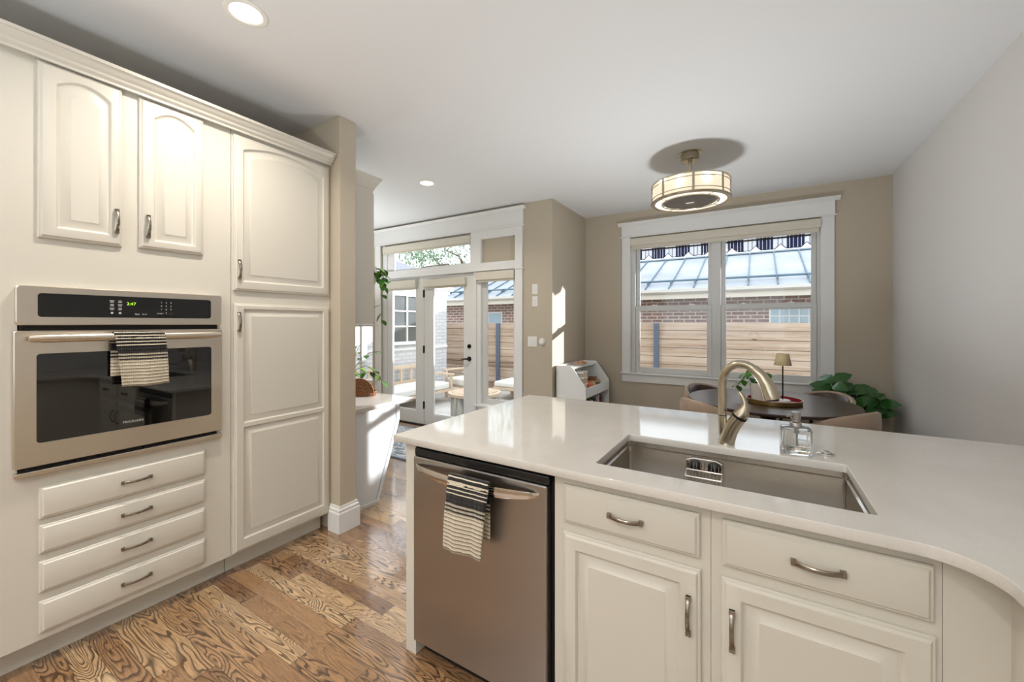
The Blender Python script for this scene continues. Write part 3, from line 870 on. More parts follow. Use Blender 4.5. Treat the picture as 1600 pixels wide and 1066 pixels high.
sk = thing('sink', 'long undermount stainless steel sink set into the white countertop', 'sink', (-.106, 1.52, .70))
def tub(mb, x0, x1, y0, y1, zt, zb, r=.02):
    def rr(d, z, rad):
        pts = []
        for cx, cy, a0 in ((x1 - d - rad, y0 + d + rad, -90), (x1 - d - rad, y1 - d - rad, 0), (x0 + d + rad, y1 - d - rad, 90), (x0 + d + rad, y0 + d + rad, 180)):
            for k in range(6):
                a = math.radians(a0 + 18 * k); pts.append((cx + rad * math.cos(a), cy + rad * math.sin(a), z))
        return pts
    mb.loops([rr(-.012, zt, r), rr(0, zt, r), rr(0, zt - .018, r), rr(.006, zt - .022, r * .6), rr(.006, zb + .012, r * .6), rr(.012, zb + .003, r * .6), rr(.03, zb, r * .6)], cap1=True)
c = MB(); tub(c, -.366, .366, -.217, .220, .190, .0); sb = c.build('basin', M['sink'], sk, smooth=50)
so = sb.modifiers.new('thick', 'SOLIDIFY'); so.thickness = .002; so.offset = 1
c = MB(); c.lathe([(.045, .001), (.045, .004), (.03, .002), (.0, .002)], (0, .08, 0), 24, cap0=False, cap1=False); c.build('drain', M['chrome'], sk, smooth=40)

cd = thing('sponge_caddy', 'small wire sponge caddy stuck with suction cups to the back wall of the sink', 'caddy', (-.175, 1.729, .77))
c = MB()
for dx in (-.034, .034):
    c.lathe([(.024, 0), (.023, -.004), (.012, -.008), (.006, -.012)], (dx, .0, .062), 20, axis='y')
c.build('suction_cup', M['black'], cd, smooth=40)
c = MB()
zz = .045
for z, yy in ((.050, -.014), (.036, -.055), (-.004, -.052)):
    c.tube([(-.062, yy, z), (.062, yy, z)], .0035 if z > .03 else .0022, 8)
for sx in (-1, 1):
    c.tube([(sx * .062, -.012, .085), (sx * .063, -.014, .05), (sx * .062, -.055, .036), (sx * .060, -.054, -.004), (sx * .058, -.016, -.008)], .0030, 8)
for k in range(9):
    x = -.05 + .0125 * k
    c.tube([(x, -.014, .080), (x, -.014, .0), (x, -.03, -.008), (x + .001, -.052, -.004), (x, -.054, .036)], .0018, 6)
c.tube([(-.062, -.012, .085), (-.04, -.012, .094), (.04, -.012, .094), (.062, -.012, .085)], .003, 8)
c.build('wire_basket', M['chrome'], cd, smooth=50)

# faucet
fa = thing('faucet', 'brushed nickel gooseneck faucet with a pull-down spray head behind the sink', 'faucet', (-.103, 1.790, .9195), math.radians(-18))
c = MB(); c.tube([(.0, 0, 0), (.0, 0, .006), (.004, 0, .02), (.013, 0, .05), (.027, 0, .08), (.041, 0, .103), (.046, 0, .111)], [.030, .0285, .0275, .0265, .026, .0265, .0265], 24); c.build('body', M['nickel'], fa, smooth=50)
arc = [(-.012, 0, .03), (-.0145, 0, .09), (-.0155, 0, .16), (-.0155, 0, .215)]
cx, cz, rr = .0545, .235, .070
for k in range(0, 13):
    a = PI - (PI * .70) * k / 12
    arc.append((cx + rr * math.cos(a), 0, cz + (rr + .012) * math.sin(a)))
c = MB(); c.tube(arc, [.0155] * 4 + [.0150] * 13, 20); c.build('spout', M['nickel'], fa, smooth=50)
c = MB(); c.tube([(-.0145, 0, .109), (-.0145, 0, .112)], .0160, 20); c.build('spout_collar', M['dark_metal'], fa, smooth=40)
p0 = Vector(arc[-1]); d = (Vector(arc[-1]) - Vector(arc[-2])).normalized()
hd = [p0 + d * .0005, p0 + d * .004, Vector((.122, 0, .276)), Vector((.143, 0, .243)), Vector((.154, 0, .212)), Vector((.158, 0, .196))]
c = MB(); c.tube(hd, [.0165, .0180, .0205, .0240, .0270, .0265], 22); c.build('spray_head', M['nickel'], fa, smooth=50)
c = MB(); c.tube([Vector((.1582, 0, .1958)), Vector((.1588, 0, .191))], [.022, .020], 20); c.build('spray_face', M['dark_metal'], fa, smooth=40)
c = MB(); c.tube([(.0465, 0, .1115), (.050, 0, .119)], .0272, 20); c.build('handle_collar', M['dark_metal'], fa, smooth=40)
c = MB(); c.tube([(.0495, 0, .1185), (.060, 0, .135), (.067, 0, .152), (.067, 0, .170), (.060, 0, .190), (.051, 0, .203), (.046, 0, .208)], [.0265, .0230, .0155, .0105, .0088, .0082, .0065], 16); c.build('lever', M['nickel'], fa, smooth=50)

# soap dispenser
sp = thing('soap_dispenser', 'clear glass soap dispenser with a steel pump on the counter beside the faucet', 'dispenser', (.120, 1.792, .9195), math.radians(8))
c = MB()
def sq(d, z, r=.010, w=.046, dd=.030):
    pts = []
    for sx, sy, a0 in ((1, -1, -90), (1, 1, 0), (-1, 1, 90), (-1, -1, 180)):
        for k in range(5):
            a = math.radians(a0 + 22.5 * k); pts.append((sx * (w - d - r) + r * math.cos(a), sy * (dd - d - r) + r * math.sin(a), z))
    return pts
c.loops([sq(.003, 0), sq(0, .004), sq(0, .088), sq(.003, .095), sq(.012, .098), sq(.026, .099, .003)], cap0=True, cap1=False)
c.loops([sq(.006, .014, .006), sq(.006, .086, .006)], cap0=True, cap1=True)
c.build('bottle', M['bottle_glass'], sp, smooth=45)
c = MB(); c.lathe([(.0195, .098), (.0195, .104), (.017, .112), (.012, .115), (.0115, .122), (.0155, .124), (.0155, .146), (.012, .150)], (0, 0, 0), 24)
c.tube([(0, 0, .138), (-.022, -.012, .138), (-.030, -.017, .134)], [.006, .005, .004], 10); c.build('pump', M['steel_dw'], sp, smooth=40)
c = MB(); c.cyl((0, 0, .03), (0, 0, .097), .0035, seg=10); c.cyl((0, 0, .075), (0, 0, .097), .008, seg=12); c.build('dip_tube', M['white_plastic'], sp, smooth=40)
ab = thing('air_switch', 'small round chrome disposal button on the counter right of the soap dispenser', 'button', (.210, 1.822, .9195))
c = MB(); c.lathe([(.027, 0), (.027, .003), (.021, .006)], seg=28); c.build('flange', M['chrome'], ab, smooth=40)
c = MB(); c.lathe([(.014, .006), (.014, .011), (.011, .013)], seg=24); c.build('button_cap', M['chrome'], ab, smooth=40)
# ================================================================== ceiling fixtures and added fill lamps
def recessed(x, y, label, group=None, w=None):
    t = thing('recessed_light', label, 'ceiling light', (x, y, H), 0, group)
    c = MB(); c.lathe([(.085, -.0005), (.084, -.004), (.070, -.007), (.062, -.003), (.060, -.0005)], (0, 0, 0), 32, cap0=False, cap1=False); c.build('trim_ring', M['white_plastic'], t, smooth=50)
    c = MB(); c.lathe([(.0605, -.0010), (.0605, -.0028)], seg=28); c.build('lens', M['lens'], t)
    l = bpy.data.lights.new('lamp', 'AREA'); l.shape = 'DISK'; l.size = .11; l.energy = LAMP_W if w is None else w; l.color = LAMP_COLOR; l.spread = math.radians(140)
    lo = bpy.data.objects.new('lamp', l); COL.objects.link(lo); lo.parent = t; lo.location = (0, 0, -.010)
    return t
recessed(-1.946, .922, 'round recessed ceiling light in front of the tall cabinets, the near larger one', None, 10.0)
recessed(-2.777, 2.961, 'round recessed ceiling light beyond the pillar near the French doors, the small far one')
for x, y in ((-1.946, -.75), (-.35, -.75), (-.35, -2.1), (-1.946, -2.1)):  # downlights added out of view to brighten the kitchen
    recessed(x, y, 'round recessed ceiling light added out of view in the kitchen behind the viewpoint', 'added kitchen ceiling lights behind the viewpoint')

def uplighter(x, y, z, w, label):  # fill lamp added out of view to brighten ceiling and walls
    t = thing('fill_lamp', label, 'lamp', (x, y, 0))
    c = MB(); c.lathe([(.15, 0), (.15, .015), (.02, .03)], seg=32); c.cyl((0, 0, .03), (0, 0, z - .12), .012, seg=14); c.build('stand', M['nickel'], t, smooth=40)
    c = MB(); c.lathe([(.0, z - .125), (.03, z - .12), (.10, z - .09), (.17, z - .03), (.20, z + .03), (.193, z + .03), (.16, z - .02), (.09, z - .075), (.0, z - .10)], seg=36, cap0=False, cap1=False); c.build('bowl', M['white_plastic'], t, smooth=60)
    l = bpy.data.lights.new('lamp', 'AREA'); l.shape = 'DISK'; l.size = .28; l.energy = w; l.color = FILL_COLOR
    lo = bpy.data.objects.new('lamp', l); COL.objects.link(lo); lo.parent = t; lo.location = (0, 0, z - .035); lo.rotation_euler = (PI, 0, 0)
    return t
uplighter(-.9, -1.3, 1.30, FILL_W, 'white bowl torchiere added as unseen fill light in the kitchen behind the viewpoint')
uplighter(-4.6, 2.95, 1.45, FILL_W * .3, 'white bowl torchiere added as unseen fill light in the room behind the pillar')

uplighter(-.56, 3.0, .69, FILL_W * .34, 'low white bowl uplight added as unseen fill light behind the island under the fan light')  # also casts the fan's shadow on the ceiling

fl = thing('fan_light', 'drum-shaped fandelier with lit cream shade and dark fan grille hanging over the dining area', 'ceiling fan', (-.467, 3.56, H))
c = MB(); c.lathe([(.090, 0), (.090, -.006), (.070, -.010), (.068, -.058), (.060, -.066), (.022, -.068)], seg=32); c.build('canopy', M['nickel'], fl, smooth=40)
c = MB(); c.cyl((0, 0, -.066), (0, 0, -.175), .0145, seg=18); c.build('downrod', M['nickel'], fl, smooth=40)
c = MB(); c.lathe([(.020, -.150), (.026, -.172), (.036, -.195), (.058, -.228), (.075, -.246)], seg=28); c.build('motor_cone', M['nickel'], fl, smooth=40)
Rr, zt, zb = .292, -.245, -.384
c = MB(); c.lathe([(.070, zt - .001), (Rr - .004, zt - .001), (Rr - .004, zt - .006), (.07, zt - .006)], seg=48, cap0=False, cap1=False); c.build('top_plate', M['nickel'], fl, smooth=40)
c = MB()
for z, h in ((zt, .008), (zt - .030, .006), (zb + .026, .006), (zb, .010)):
    c.lathe([(Rr, z), (Rr + .005, z), (Rr + .005, z - h), (Rr, z - h), (Rr, z)], seg=56, cap0=False, cap1=False)
c.lathe([(Rr + .008, zb - .004), (Rr + .010, zb - .008), (Rr + .006, zb - .014), (Rr - .024, zb - .014), (Rr - .024, zb - .006)], seg=56, cap0=False, cap1=False)
for k in range(8):
    a = 2 * PI * k / 8 + math.radians(12)
    c.obox((Rr * math.cos(a) + .003 * math.cos(a), Rr * math.sin(a) + .003 * math.sin(a), (zt + zb) / 2), (.006, .018, zt - zb), (math.cos(a), math.sin(a), 0))
c.build('drum_frame', M['nickel'], fl, smooth=40)
M['shade_lit'] = mat('lit cream shade', (250, 238, 214), 0.8, emit=(255, 234, 204), es=.85)
_t = NT(M['shade_lit']); _tr = _t.n('ShaderNodeBsdfTransparent'); _tr.inputs[0].default_value = (.86, .84, .80, 1); _mx = _t.n('ShaderNodeMixShader'); _mx.inputs[0].default_value = .38
_g = _t.n('ShaderNodeNewGeometry'); _t.l(_t.mix(_g.outputs['Backfacing'], (.9, .84, .72), (.06, .055, .05)), _t.p.inputs['Base Color']); _t.l(_t.m('SUBTRACT', .85, _t.m('MULTIPLY', _g.outputs['Backfacing'], .85)), _t.p.inputs['Emission Strength'])
_t.l(_t.p.outputs[0], _mx.inputs[1]); _t.l(_tr.outputs[0], _mx.inputs[2]); _t.l(_mx.outputs[0], _t.t.nodes['Material Output'].inputs[0])
M['ring_lit'] = mat('lit white ring', (250, 240, 222), 0.6, emit=(255, 240, 216), es=.5)
c = MB(); c.lathe([(Rr - .006, zt - .007), (Rr - .006, zb - .004)], seg=56, cap0=False, cap1=False); c.build('drum_shade', M['shade_lit'], fl, smooth=40)
c = MB(); c.lathe([(Rr - .022, zb - .010), (.218, zb - .010)], seg=56, cap0=False, cap1=False); c.build('light_ring', M['ring_lit'], fl, smooth=40)
for k in range(6):
    l = bpy.data.lights.new('fan_bulb', 'POINT'); l.energy = .7; l.shadow_soft_size = .03; l.color = (.95, .98, 1.0)
    lo = bpy.data.objects.new('fan_bulb', l); COL.objects.link(lo); lo.parent = fl; lo.location = (.215 * math.cos(PI * k / 3), .215 * math.sin(PI * k / 3), zb + .03)
c = MB(); c.lathe([(.218, zb - .004), (.218, zb - .016), (.208, zb - .018), (.205, zb - .014)], seg=48, cap0=False, cap1=False)
for k in range(4): c.obox(((.244) * math.cos(PI / 4 + k * PI / 2), .244 * math.sin(PI / 4 + k * PI / 2), zb - .012), (.05, .006, .004), (math.cos(PI / 4 + k * PI / 2), math.sin(PI / 4 + k * PI / 2), 0))
c.build('inner_ring', M['nickel'], fl, smooth=40)
c = MB(); c.lathe([(.207, zb - .010), (.10, zb - .013), (.0, zb - .014)], seg=48, cap0=False, cap1=False); c.build('fan_grille', M['grille'], fl, smooth=50)
c = MB(); c.box(-.032, .032, -.010, .010, zb - .020, zb - .0138); c.build('hub_plate', M['white_plastic'], fl, bev=.003)

# ================================================================== switches
def plate(name, label, x, z, n):
    t = thing(name, label, 'switch', (x, YD, z))
    w = .035 if n == 1 else .058
    c = MB(); c.box(-w, w, -.006, 0, -.058, .058); c.build('cover_plate', M['white_plastic'], t, bev=.002)
    for k in range(n):
        cx = 0 if n == 1 else (-.023 + .046 * k)
        c = MB(); c.box(cx - .0165, cx + .0165, -.0095, -.0062, -.033, .033); c.build('rocker', M['trim'], t, bev=.0015)
    return t
plate('light_switch', 'white single rocker switch, the upper of two stacked beside the door casing', -2.147, 1.781, 1)
plate('light_switch', 'white single rocker switch, the lower of two stacked beside the door casing', -2.147, 1.643, 1)
plate('light_switch', 'white double rocker switch plate below the two single switches', -2.180, 1.187, 2)
th = thing('dimmer_knob', 'round white dial on the wall right of the double switch', 'thermostat', (-2.056, YD, 1.190))
c = MB(); c.lathe([(.040, 0), (.040, -.006), (.037, -.010)], seg=28, axis='y'); c.build('base_plate', M['white_plastic'], th, smooth=40)
c = MB(); c.lathe([(.030, -.0102), (.029, -.022), (.026, -.025)], seg=28, axis='y'); c.build('dial', M['white_plastic'], th, smooth=40)

# ================================================================== desk wing behind the pillar
uc = thing('upper_cabinet', 'white wall cabinet hung behind the pillar above the desk, its side and crown showing', 'cabinet', (-2.53, 1.827, 1.38))
c = MB(); c.box(-1.6, 0, 0, .278, .006, 1.09); c.build('carcass', M['cabinet'], uc, bev=.002)
c = MB(); c.box(-1.6, .004, .0, .285, -.012, .005); c.box(-1.6, .008, 0, .32, -.004, .004); c.build('bottom_trim', M['cabinet'], uc)
c = MB()
R = []
for d, z in ((.0, 1.035), (.006, 1.04), (.010, 1.055), (.035, 1.10), (.048, 1.118), (.048, 1.130)):
    R.append(c.ring([(-1.6, .0, z), (d, .0, z), (d, .28 + d, z), (-1.6, .28 + d, z)]))
for a, b in zip(R, R[1:]): c.bridge(a, b)
c.b.faces.new(list(reversed(R[0]))); c.b.faces.new(R[-1]); c.build('crown', M['cabinet'], uc, smooth=25)
for k in range(3):
    mb = MB(); mb.box(-1.59 + .53 * k, -1.07 + .53 * k - .005, .279, .299, .02, 1.02); mb.build('cabinet_door', M['cabinet'], uc, bev=.003)
dk = thing('desk', 'white built-in desk behind the pillar with a tapered end panel and pale stone top', 'desk', (-2.53, 1.827, 0))
c = MB(); c.box(-3.2, -.026, 0, .28, 0, .7335); c.build('desk_base', M['desk'], dk)
P = [(0, 0), (.332, 0), (.548, .604), (.548, .7335), (0, .7335)]
c = MB(); c.prism([(0, 0.004), (.296, .004), (.506, .600), (.506, .728), (0, .728)], -.012, 0, 'x'); c.build('end_panel', M['desk'], dk)
c = MB(); c.prism(P, -.025, -.0125, 'x'); c.build('groove_shade_panel', M['slate_gray'], dk)  # dark grey stands in for the shadow in the groove beside the panel
c = MB(); c.prism([(.306, 0), (.332, 0), (.548, .604), (.548, .7335), (.518, .7335), (.518, .600)], -.0124, .001, 'x'); c.build('edge_strip', M['desk'], dk)
c = MB(); c.box(-.012, .006, 0, .335, 0, .022); c.build('foot_strip', M['trim'], dk)
c = MB(); c.box(-3.2, .034, 0, .675, .734, .766); c.build('desk_top', M['quartz'], dk, bev=.006, seg=3)

bk = thing('wicker_basket', 'small brown wicker basket with an arched back standing on the desk', 'basket', (-2.93, 2.33, .766), math.radians(25))
c = MB()
for k in range(5):
    z = .008 + .0075 * k; r = .084 + .0012 * k
    c.tube([(r * 1.35 * math.cos(a * PI / 14), r * .7 * math.sin(a * PI / 14), z) for a in range(29)], .0045, 6, cap=False)
c.lathe([(.088, 0), (.088, .004)], sx=1.25, sy=.64, seg=28)
c.build('basket_body', M['wicker'], bk, smooth=60)
c = MB()
for j in range(11):
    s = 1 - .09 * j
    c.tube([(.125 * s * math.cos(PI * k / 18), -.060, .034 + .118 * s * math.sin(PI * k / 18)) for k in range(19)], .0062, 6)
c.build('arched_back', M['wicker'], bk, smooth=60)

def vine(mb_s, mb_l, p0, pts, n, L, W, rnd):
    P = [Vector(p) for p in pts]
    mb_s.tube(P, .0022, 6)
    for k in range(n):
        u = (k + .5) / n * (len(P) - 1); i = int(u); f = u - i
        q = P[i].lerp(P[i + 1], f); t = (P[i + 1] - P[i]).normalized()
        a = rnd.uniform(0, 2 * PI)
        d = (t * .3 + Vector((math.cos(a), math.sin(a), rnd.uniform(-.8, .2)))).normalized()
        mb_l.leaf(q, d, (0, 0, 1), L * rnd.uniform(.75, 1.15), W * rnd.uniform(.8, 1.1), .2, .25)
rnd = random.Random(3)
pp = thing('potted_pothos', 'leafy trailing plant in a small pot on the desk by the wicker basket', 'plant', (-3.28, 2.44, .766))
c = MB(); c.lathe([(.045, 0), (.06, .10), (.056, .10), (.05, .085)], seg=24); c.build('pot', M['ceramic'], pp, smooth=40)
s_, l1, l2 = MB(), MB(), MB()
for pts in ([(0, 0, .08), (.06, .02, .20), (.14, .04, .30), (.24, .05, .36), (.33, .06, .37)], [(0, 0, .08), (.04, .02, .22), (.08, .03, .36), (.13, .04, .44)], [(0, 0, .08), (.10, .02, .20), (.22, .03, .24), (.30, .04, .20), (.34, .05, .14)], [(0, 0, .08), (-.05, .02, .18), (-.1, .04, .26)], [(0, 0, .09), (.12, .04, .16), (.24, .06, .18), (.36, .07, .14), (.41, .05, .09)]):
    vine(s_, l1 if rnd.random() < .6 else l2, None, pts, 7, .085, .052, rnd)
s_.build('stems', M['stem'], pp, smooth=60); l1.build('leaves', M['leaf'], pp, smooth=80); l2.build('young_leaves', M['leaf_light'], pp, smooth=80)
hp_ = thing('hanging_plant', 'trailing green plant hanging from the ceiling, its leaves showing past the wall cabinet', 'plant', (-3.16, 2.56, 1.72))
c = MB(); c.lathe([(.03, 0), (.075, .05), (.085, .12), (.078, .12), (.07, .09)], seg=24); c.build('pot', M['ceramic'], hp_, smooth=40)
c = MB()
for k in range(3):
    a = 2 * PI * k / 3 + .4; c.tube([(.082 * math.cos(a), .082 * math.sin(a), .118), (0, 0, .45)], .002, 6)
c.tube([(0, 0, .45), (0, 0, 1.053)], .002, 6); c.build('cord', M['stem'], hp_)
s_, l1 = MB(), MB()
for pts in ([(.03, 0, .10), (.10, .02, .17), (.16, .03, .12), (.18, .04, .0)], [(.02, .02, .1), (.09, .05, .16), (.13, .06, .04), (.135, .06, -.18), (.13, .06, -.33)], [(.03, -.02, .1), (.12, -.02, .20), (.19, -.01, .17), (.21, 0, .06)], [(0, .03, .1), (.05, .08, .2), (.13, .10, .18), (.17, .1, .05)], [(-.02, .0, .1), (-.1, .0, .14), (-.14, .0, 0)]):
    vine(s_, l1, None, pts, 9, .095, .06, rnd)
s_.build('stems', M['stem'], hp_, smooth=60); l1.build('leaves', M['leaf'], hp_, smooth=80)

rg = MB(); rg.box(-4.3, -1.7, 2.935, 3.92, 0, .008)
t = thing('area_rug', 'blue grey patterned rug on the wood floor in front of the French doors', 'rug', (-3.0, 3.42, 0))
c = MB(); c.box(-1.3, 1.3, -.455, .47, .0005, .009); c.build('rug_pile', M['rug'], t)
c = MB(); c.box(-1.315, 1.315, -.485, -.4555, .0005, .010); c.box(-1.315, 1.315, .4705, .49, .0005, .010); c.build('binding', M['slate_gray'], t)
rg.b.free()

# ================================================================== dining set
TX, TY = .08, 4.0
tb = thing('dining_table', 'round dark espresso dining table by the window', 'table', (TX, TY, 0))
c = MB(); c.lathe([(.560, .722), (.600, .726), (.612, .734), (.612, .744), (.606, .750)], seg=72); c.build('tabletop', M['table_wood'], tb, smooth=30)
c = MB(); c.lathe([(.30, 0), (.30, .02), (.10, .04), (.06, .10), (.055, .60), (.09, .68), (.24, .7215)], seg=36); c.build('pedestal', M['walnut'], tb, smooth=40)

def make_chair(label, deg, dist=.47):
    a = math.radians(deg)
    t = thing('dining_chair', label, 'chair', (TX + dist * math.cos(a), TY + dist * math.sin(a), 0), a, 'dining chairs around the round table')
    # local +x is away from the table
    r = .265
    def band(mb, r0, r1, zlo, ztop, th0, th1, n=28):
        R = []
        for k in range(n + 1):
            th = math.radians(th0 + (th1 - th0) * k / n); e = abs(math.degrees(th)) / 75.0
            top = ztop - .085 * min(e, 1.3) ** 2; lo = zlo + .03 * min(e, 1.3) ** 2
            f = 1 - .35 * max(0, e - .9)
            cs, sn = math.cos(th), math.sin(th)
            pr = [(r0, lo), (r1, lo), (r1 + .008, (lo + top) / 2), (r1 + .004, top - .012), ((r0 + r1) / 2, top), (r0, top - .012)]
            R.append(mb.ring([(q * cs - .02, q * sn, z) for q, z in pr]))
        for p, q in zip(R, R[1:]): mb.bridge(p, q)
        mb.b.faces.new(list(reversed(R[0]))); mb.b.faces.new(R[-1])
    c = MB(); band(c, r - .012, r + .02, .60, .795, -88, 88); c.build('backrest', M['beige_fabric'], t, smooth=60)
    c = MB(); band(c, r - .034, r - .0125, .61, .782, -86, 86); c.build('back_liner', M['walnut'], t, smooth=60)
    c = MB()
    c.loops([[( -.01 + .235 * sc * math.cos(2 * PI * k / 32), .235 * sc * math.sin(2 * PI * k / 32), z) for k in range(32)] for sc, z in ((.94, .40), (1.0, .415), (1.0, .45), (.95, .47), (.6, .478))], cap0=True, cap1=True)
    c.build('seat', M['beige_fabric'], t, smooth=60)
    for sx, sy in ((.17, .17), (.17, -.17), (-.16, .18), (-.16, -.18)):
        c = MB()
        if sx > 0: c.tube([(sx * 1.2, sy * 1.25, 0), (sx, sy, .40), (sx * 1.02, sy * 1.06, .62)], [.011, .017, .013], 10)
        else: c.tube([(sx * 1.1, sy * 1.2, 0), (sx, sy * 1.12, .42), (sx * .3, sy * 1.38, .64)], [.011, .016, .012], 10)
        c.build('leg', M['walnut'], t, smooth=60)
    return t
make_chair('dining chair behind the left side of the round table, nearest the window', 146, .50)
make_chair('dining chair at the near left of the round table, beside the faucet', 224, .50)
make_chair('dining chair behind the right side of the round table, next to the leafy plant', 44, .47)
make_chair('dining chair at the near right of the round table, curved beige back toward the counter', -36, .47)

ty = thing('tray', 'round brass tray with a crimson inside on the dining table', 'tray', (.115, 3.90, .7505))
c = MB(); c.lathe([(.185, 0), (.192, .003), (.195, .034), (.188, .034), (.186, .008)], seg=48, cap1=False); c.build('tray_wall', M['brass'], ty, smooth=40)
c = MB(); c.lathe([(.1855, .0045), (.1855, .009)], seg=48); c.lathe([(.184, .0092), (.1855, .033)], seg=48, cap0=False, cap1=False); c.build('lining', M['red'], ty, smooth=40)
zt_ = .7600
lp = thing('table_lamp', 'small cordless lamp with a tan cone shade standing in the brass tray', 'lamp', (.178, 3.95, zt_))
c = MB(); c.lathe([(.055, 0), (.055, .010), (.050, .014), (.008, .016)], seg=32); c.build('base', M['white_plastic'], lp, smooth=40)
c = MB(); c.cyl((0, 0, .014), (0, 0, .37), .0052, seg=12); c.build('pole', M['dark_metal'], lp, smooth=40)
c = MB(); c.lathe([(.062, .292), (.044, .384), (.042, .386), (.0, .386)], seg=36, cap0=False, cap1=False); sh = c.build('lamp_shade', M['shade'], lp, smooth=40)
s = sh.modifiers.new('thick', 'SOLIDIFY'); s.thickness = .002
tp = thing('potted_plant', 'white pot with drooping round-leaved green plant in the tray on the dining table', 'plant', (.015, 3.89, zt_))
c = MB(); c.lathe([(.050, 0), (.056, .004), (.072, .145), (.066, .145), (.062, .125), (.0, .125)], seg=36, cap1=False); c.build('pot', M['ceramic'], tp, smooth=40)
c = MB(); c.lathe([(.0615, .1255), (.0, .128)], seg=24, cap0=False, cap1=False); c.build('soil', M['soil'], tp)
s_, l1, l2 = MB(), MB(), MB()
for pts in ([(0, 0, .13), (-.03, .0, .20), (-.09, .0, .20), (-.14, .0, .14), (-.16, .0, .10)], [(0, 0, .13), (-.02, .02, .22), (-.06, .03, .25), (-.11, .02, .20)], [(0, 0, .13), (.01, -.02, .22), (-.02, -.05, .26)], [(0, 0, .13), (.03, .02, .21), (.06, .03, .23)], [(0, 0, .13), (-.04, -.03, .19), (-.11, -.05, .17), (-.17, -.05, .10)]):
    vine(s_, l1, None, pts, 8, .062, .050, rnd)
s_.build('stems', M['stem'], tp, smooth=60); l1.build('leaves', M['leaf'], tp, smooth=80); l2.b.free()

fp = thing('fiddle_leaf_plant', 'dark leafy fiddle-leaf plant in a white pot in the corner behind the dining chair', 'plant', (.83, 4.78, 0))
c = MB(); c.lathe([(.12, 0), (.13, .01), (.165, .30), (.155, .30), (.15, .27), (0, .27)], seg=36, cap1=False); c.build('pot', M['ceramic'], fp, smooth=40)
c = MB(); c.lathe([(.15, .268), (0, .272)], seg=24, cap0=False, cap1=False); c.build('soil', M['soil'], fp)
c = MB(); l1 = MB()
for (tx, ty_, tz) in ((-.22, .02, .86), (.08, -.08, .78), (-.06, .05, .80), (.14, .02, .72), (-.10, -.16, .66)):
    pts = [(0, 0, .27), (tx * .3, ty_ * .3, .27 + (tz - .27) * .5), (tx, ty_, tz - .06)]
    c.tube(pts, [.010, .008, .005], 8)
    for k in range(11):
        a = 2 * PI * k * .382 + rnd.uniform(-.3, .3); el = rnd.uniform(.0, .9)
        b = Vector(pts[2]) + Vector((0, 0, .05 - .018 * k))
        d = Vector((math.cos(a) * math.cos(el), math.sin(a) * math.cos(el), math.sin(el)))
        Lf = rnd.uniform(.13, .19)
        e_ = fp.location + b + d * Lf
        if e_.x > 1.03 or e_.y > 4.97 or (e_.y < 4.64 and e_.x < .74): continue
        l1.leaf(b, d, (rnd.uniform(-.5, .2), -1.0, .7), Lf, Lf * .72, .15, .45)
c.build('stems', M['stem'], fp, smooth=60); l1.build('leaves', M['leaf_dark'], fp, smooth=80)

# ================================================================== toy shelf in the nook
ts = thing('toy_shelf', 'white low toy shelf with slanted sides standing in the nook corner by the window', 'shelf', (XN + .022, 4.10, 0))
prof = [(0, 0), (.345, 0), (.345, .70), (.180, .925), (0, .925)]
for y0 in (0, .782):
    c = MB(); c.prism([(p[0], p[1]) for p in prof], 0, .018, 'y')
    o = c.build('side_panel', M['white_wood'], ts, bev=.0015); o.location = (0, y0, 0)
c = MB(); c.box(.012, .175, .0185, .7815, .885, .903); c.build('top_shelf', M['white_wood'], ts)
c = MB(); c.box(0, .010, .0185, .7815, .02, .924); c.build('back_panel', M['white_wood'], ts)
c = MB(); c.box(.012, .330, .0185, .7815, .630, .646); c.build('bin_floor', M['white_wood'], ts)
c = MB(); c.box(.332, .344, .0185, .7815, .585, .690); c.build('bin_front', M['white_wood'], ts)
c = MB(); c.box(.012, .330, .0185, .7815, .27, .288); c.build('lower_shelf', M['white_wood'], ts)
c = MB(); c.box(.012, .330, .0185, .7815, .0, .06); c.build('plinth', M['white_wood'], ts)
bx, by = ts.location.x, ts.location.y
pl = thing('toy_plate', 'wooden toy tray of small pastel toys on top of the toy shelf', 'tray', (bx + .094, by + .46, .9035))
c = MB(); c.lathe([(.060, 0), (.072, .006), (.078, .020), (.073, .020), (.068, .009), (0, .009)], seg=32, cap1=False, sy=1.9); c.build('tray_dish', M['teak'], pl, smooth=40)
M['pink'] = mat('pink toy', (222, 160, 150), .5); M['orange'] = mat('coral toy', (232, 118, 88), .5); M['tan'] = mat('tan wood toy', (206, 168, 124), .6); M['mint'] = mat('mint toy', (170, 206, 150), .5)
for k, (dx, dy, m) in enumerate(((-.02, -.07, 'pink'), (.02, -.03, 'tan'), (-.015, .02, 'pink'), (.02, .06, 'orange'), (-.01, .09, 'tan'))):
    c = MB(); c.lathe([(.016, 0), (.020, .008), (.018, .020), (.008, .026)], (dx, dy, .0095), 16); c.build('toy_food', M[m], pl, smooth=50)
tbk = thing('toy_basket', 'small white lattice toy bin standing at the near end of the open shelf bin', 'basket', (bx + .17, by + .20, 0.6465))
c = MB()
for k in range(9):
    for yy in (-.06, .06): c.box(-.09 + .0225 * k - .004, -.09 + .0225 * k + .004, yy - .003, yy + .003, 0, .20)
for k in range(6):
    for xx in (-.092, .092): c.box(xx - .003, xx + .003, -.06 + .024 * k - .004, -.06 + .024 * k + .004, 0, .20)
c.build('slats', M['teak'], tbk)
c = MB()
for z in (0.0, .06, .13, .19):
    c.box(-.097, .097, -.066, -.0632, z, z + .016); c.box(-.097, .097, .0632, .066, z, z + .016); c.box(-.098, -.0955, -.066, .066, z, z + .016); c.box(.0955, .098, -.066, .066, z, z + .016)
c.build('bands', M['white_wood'], tbk)
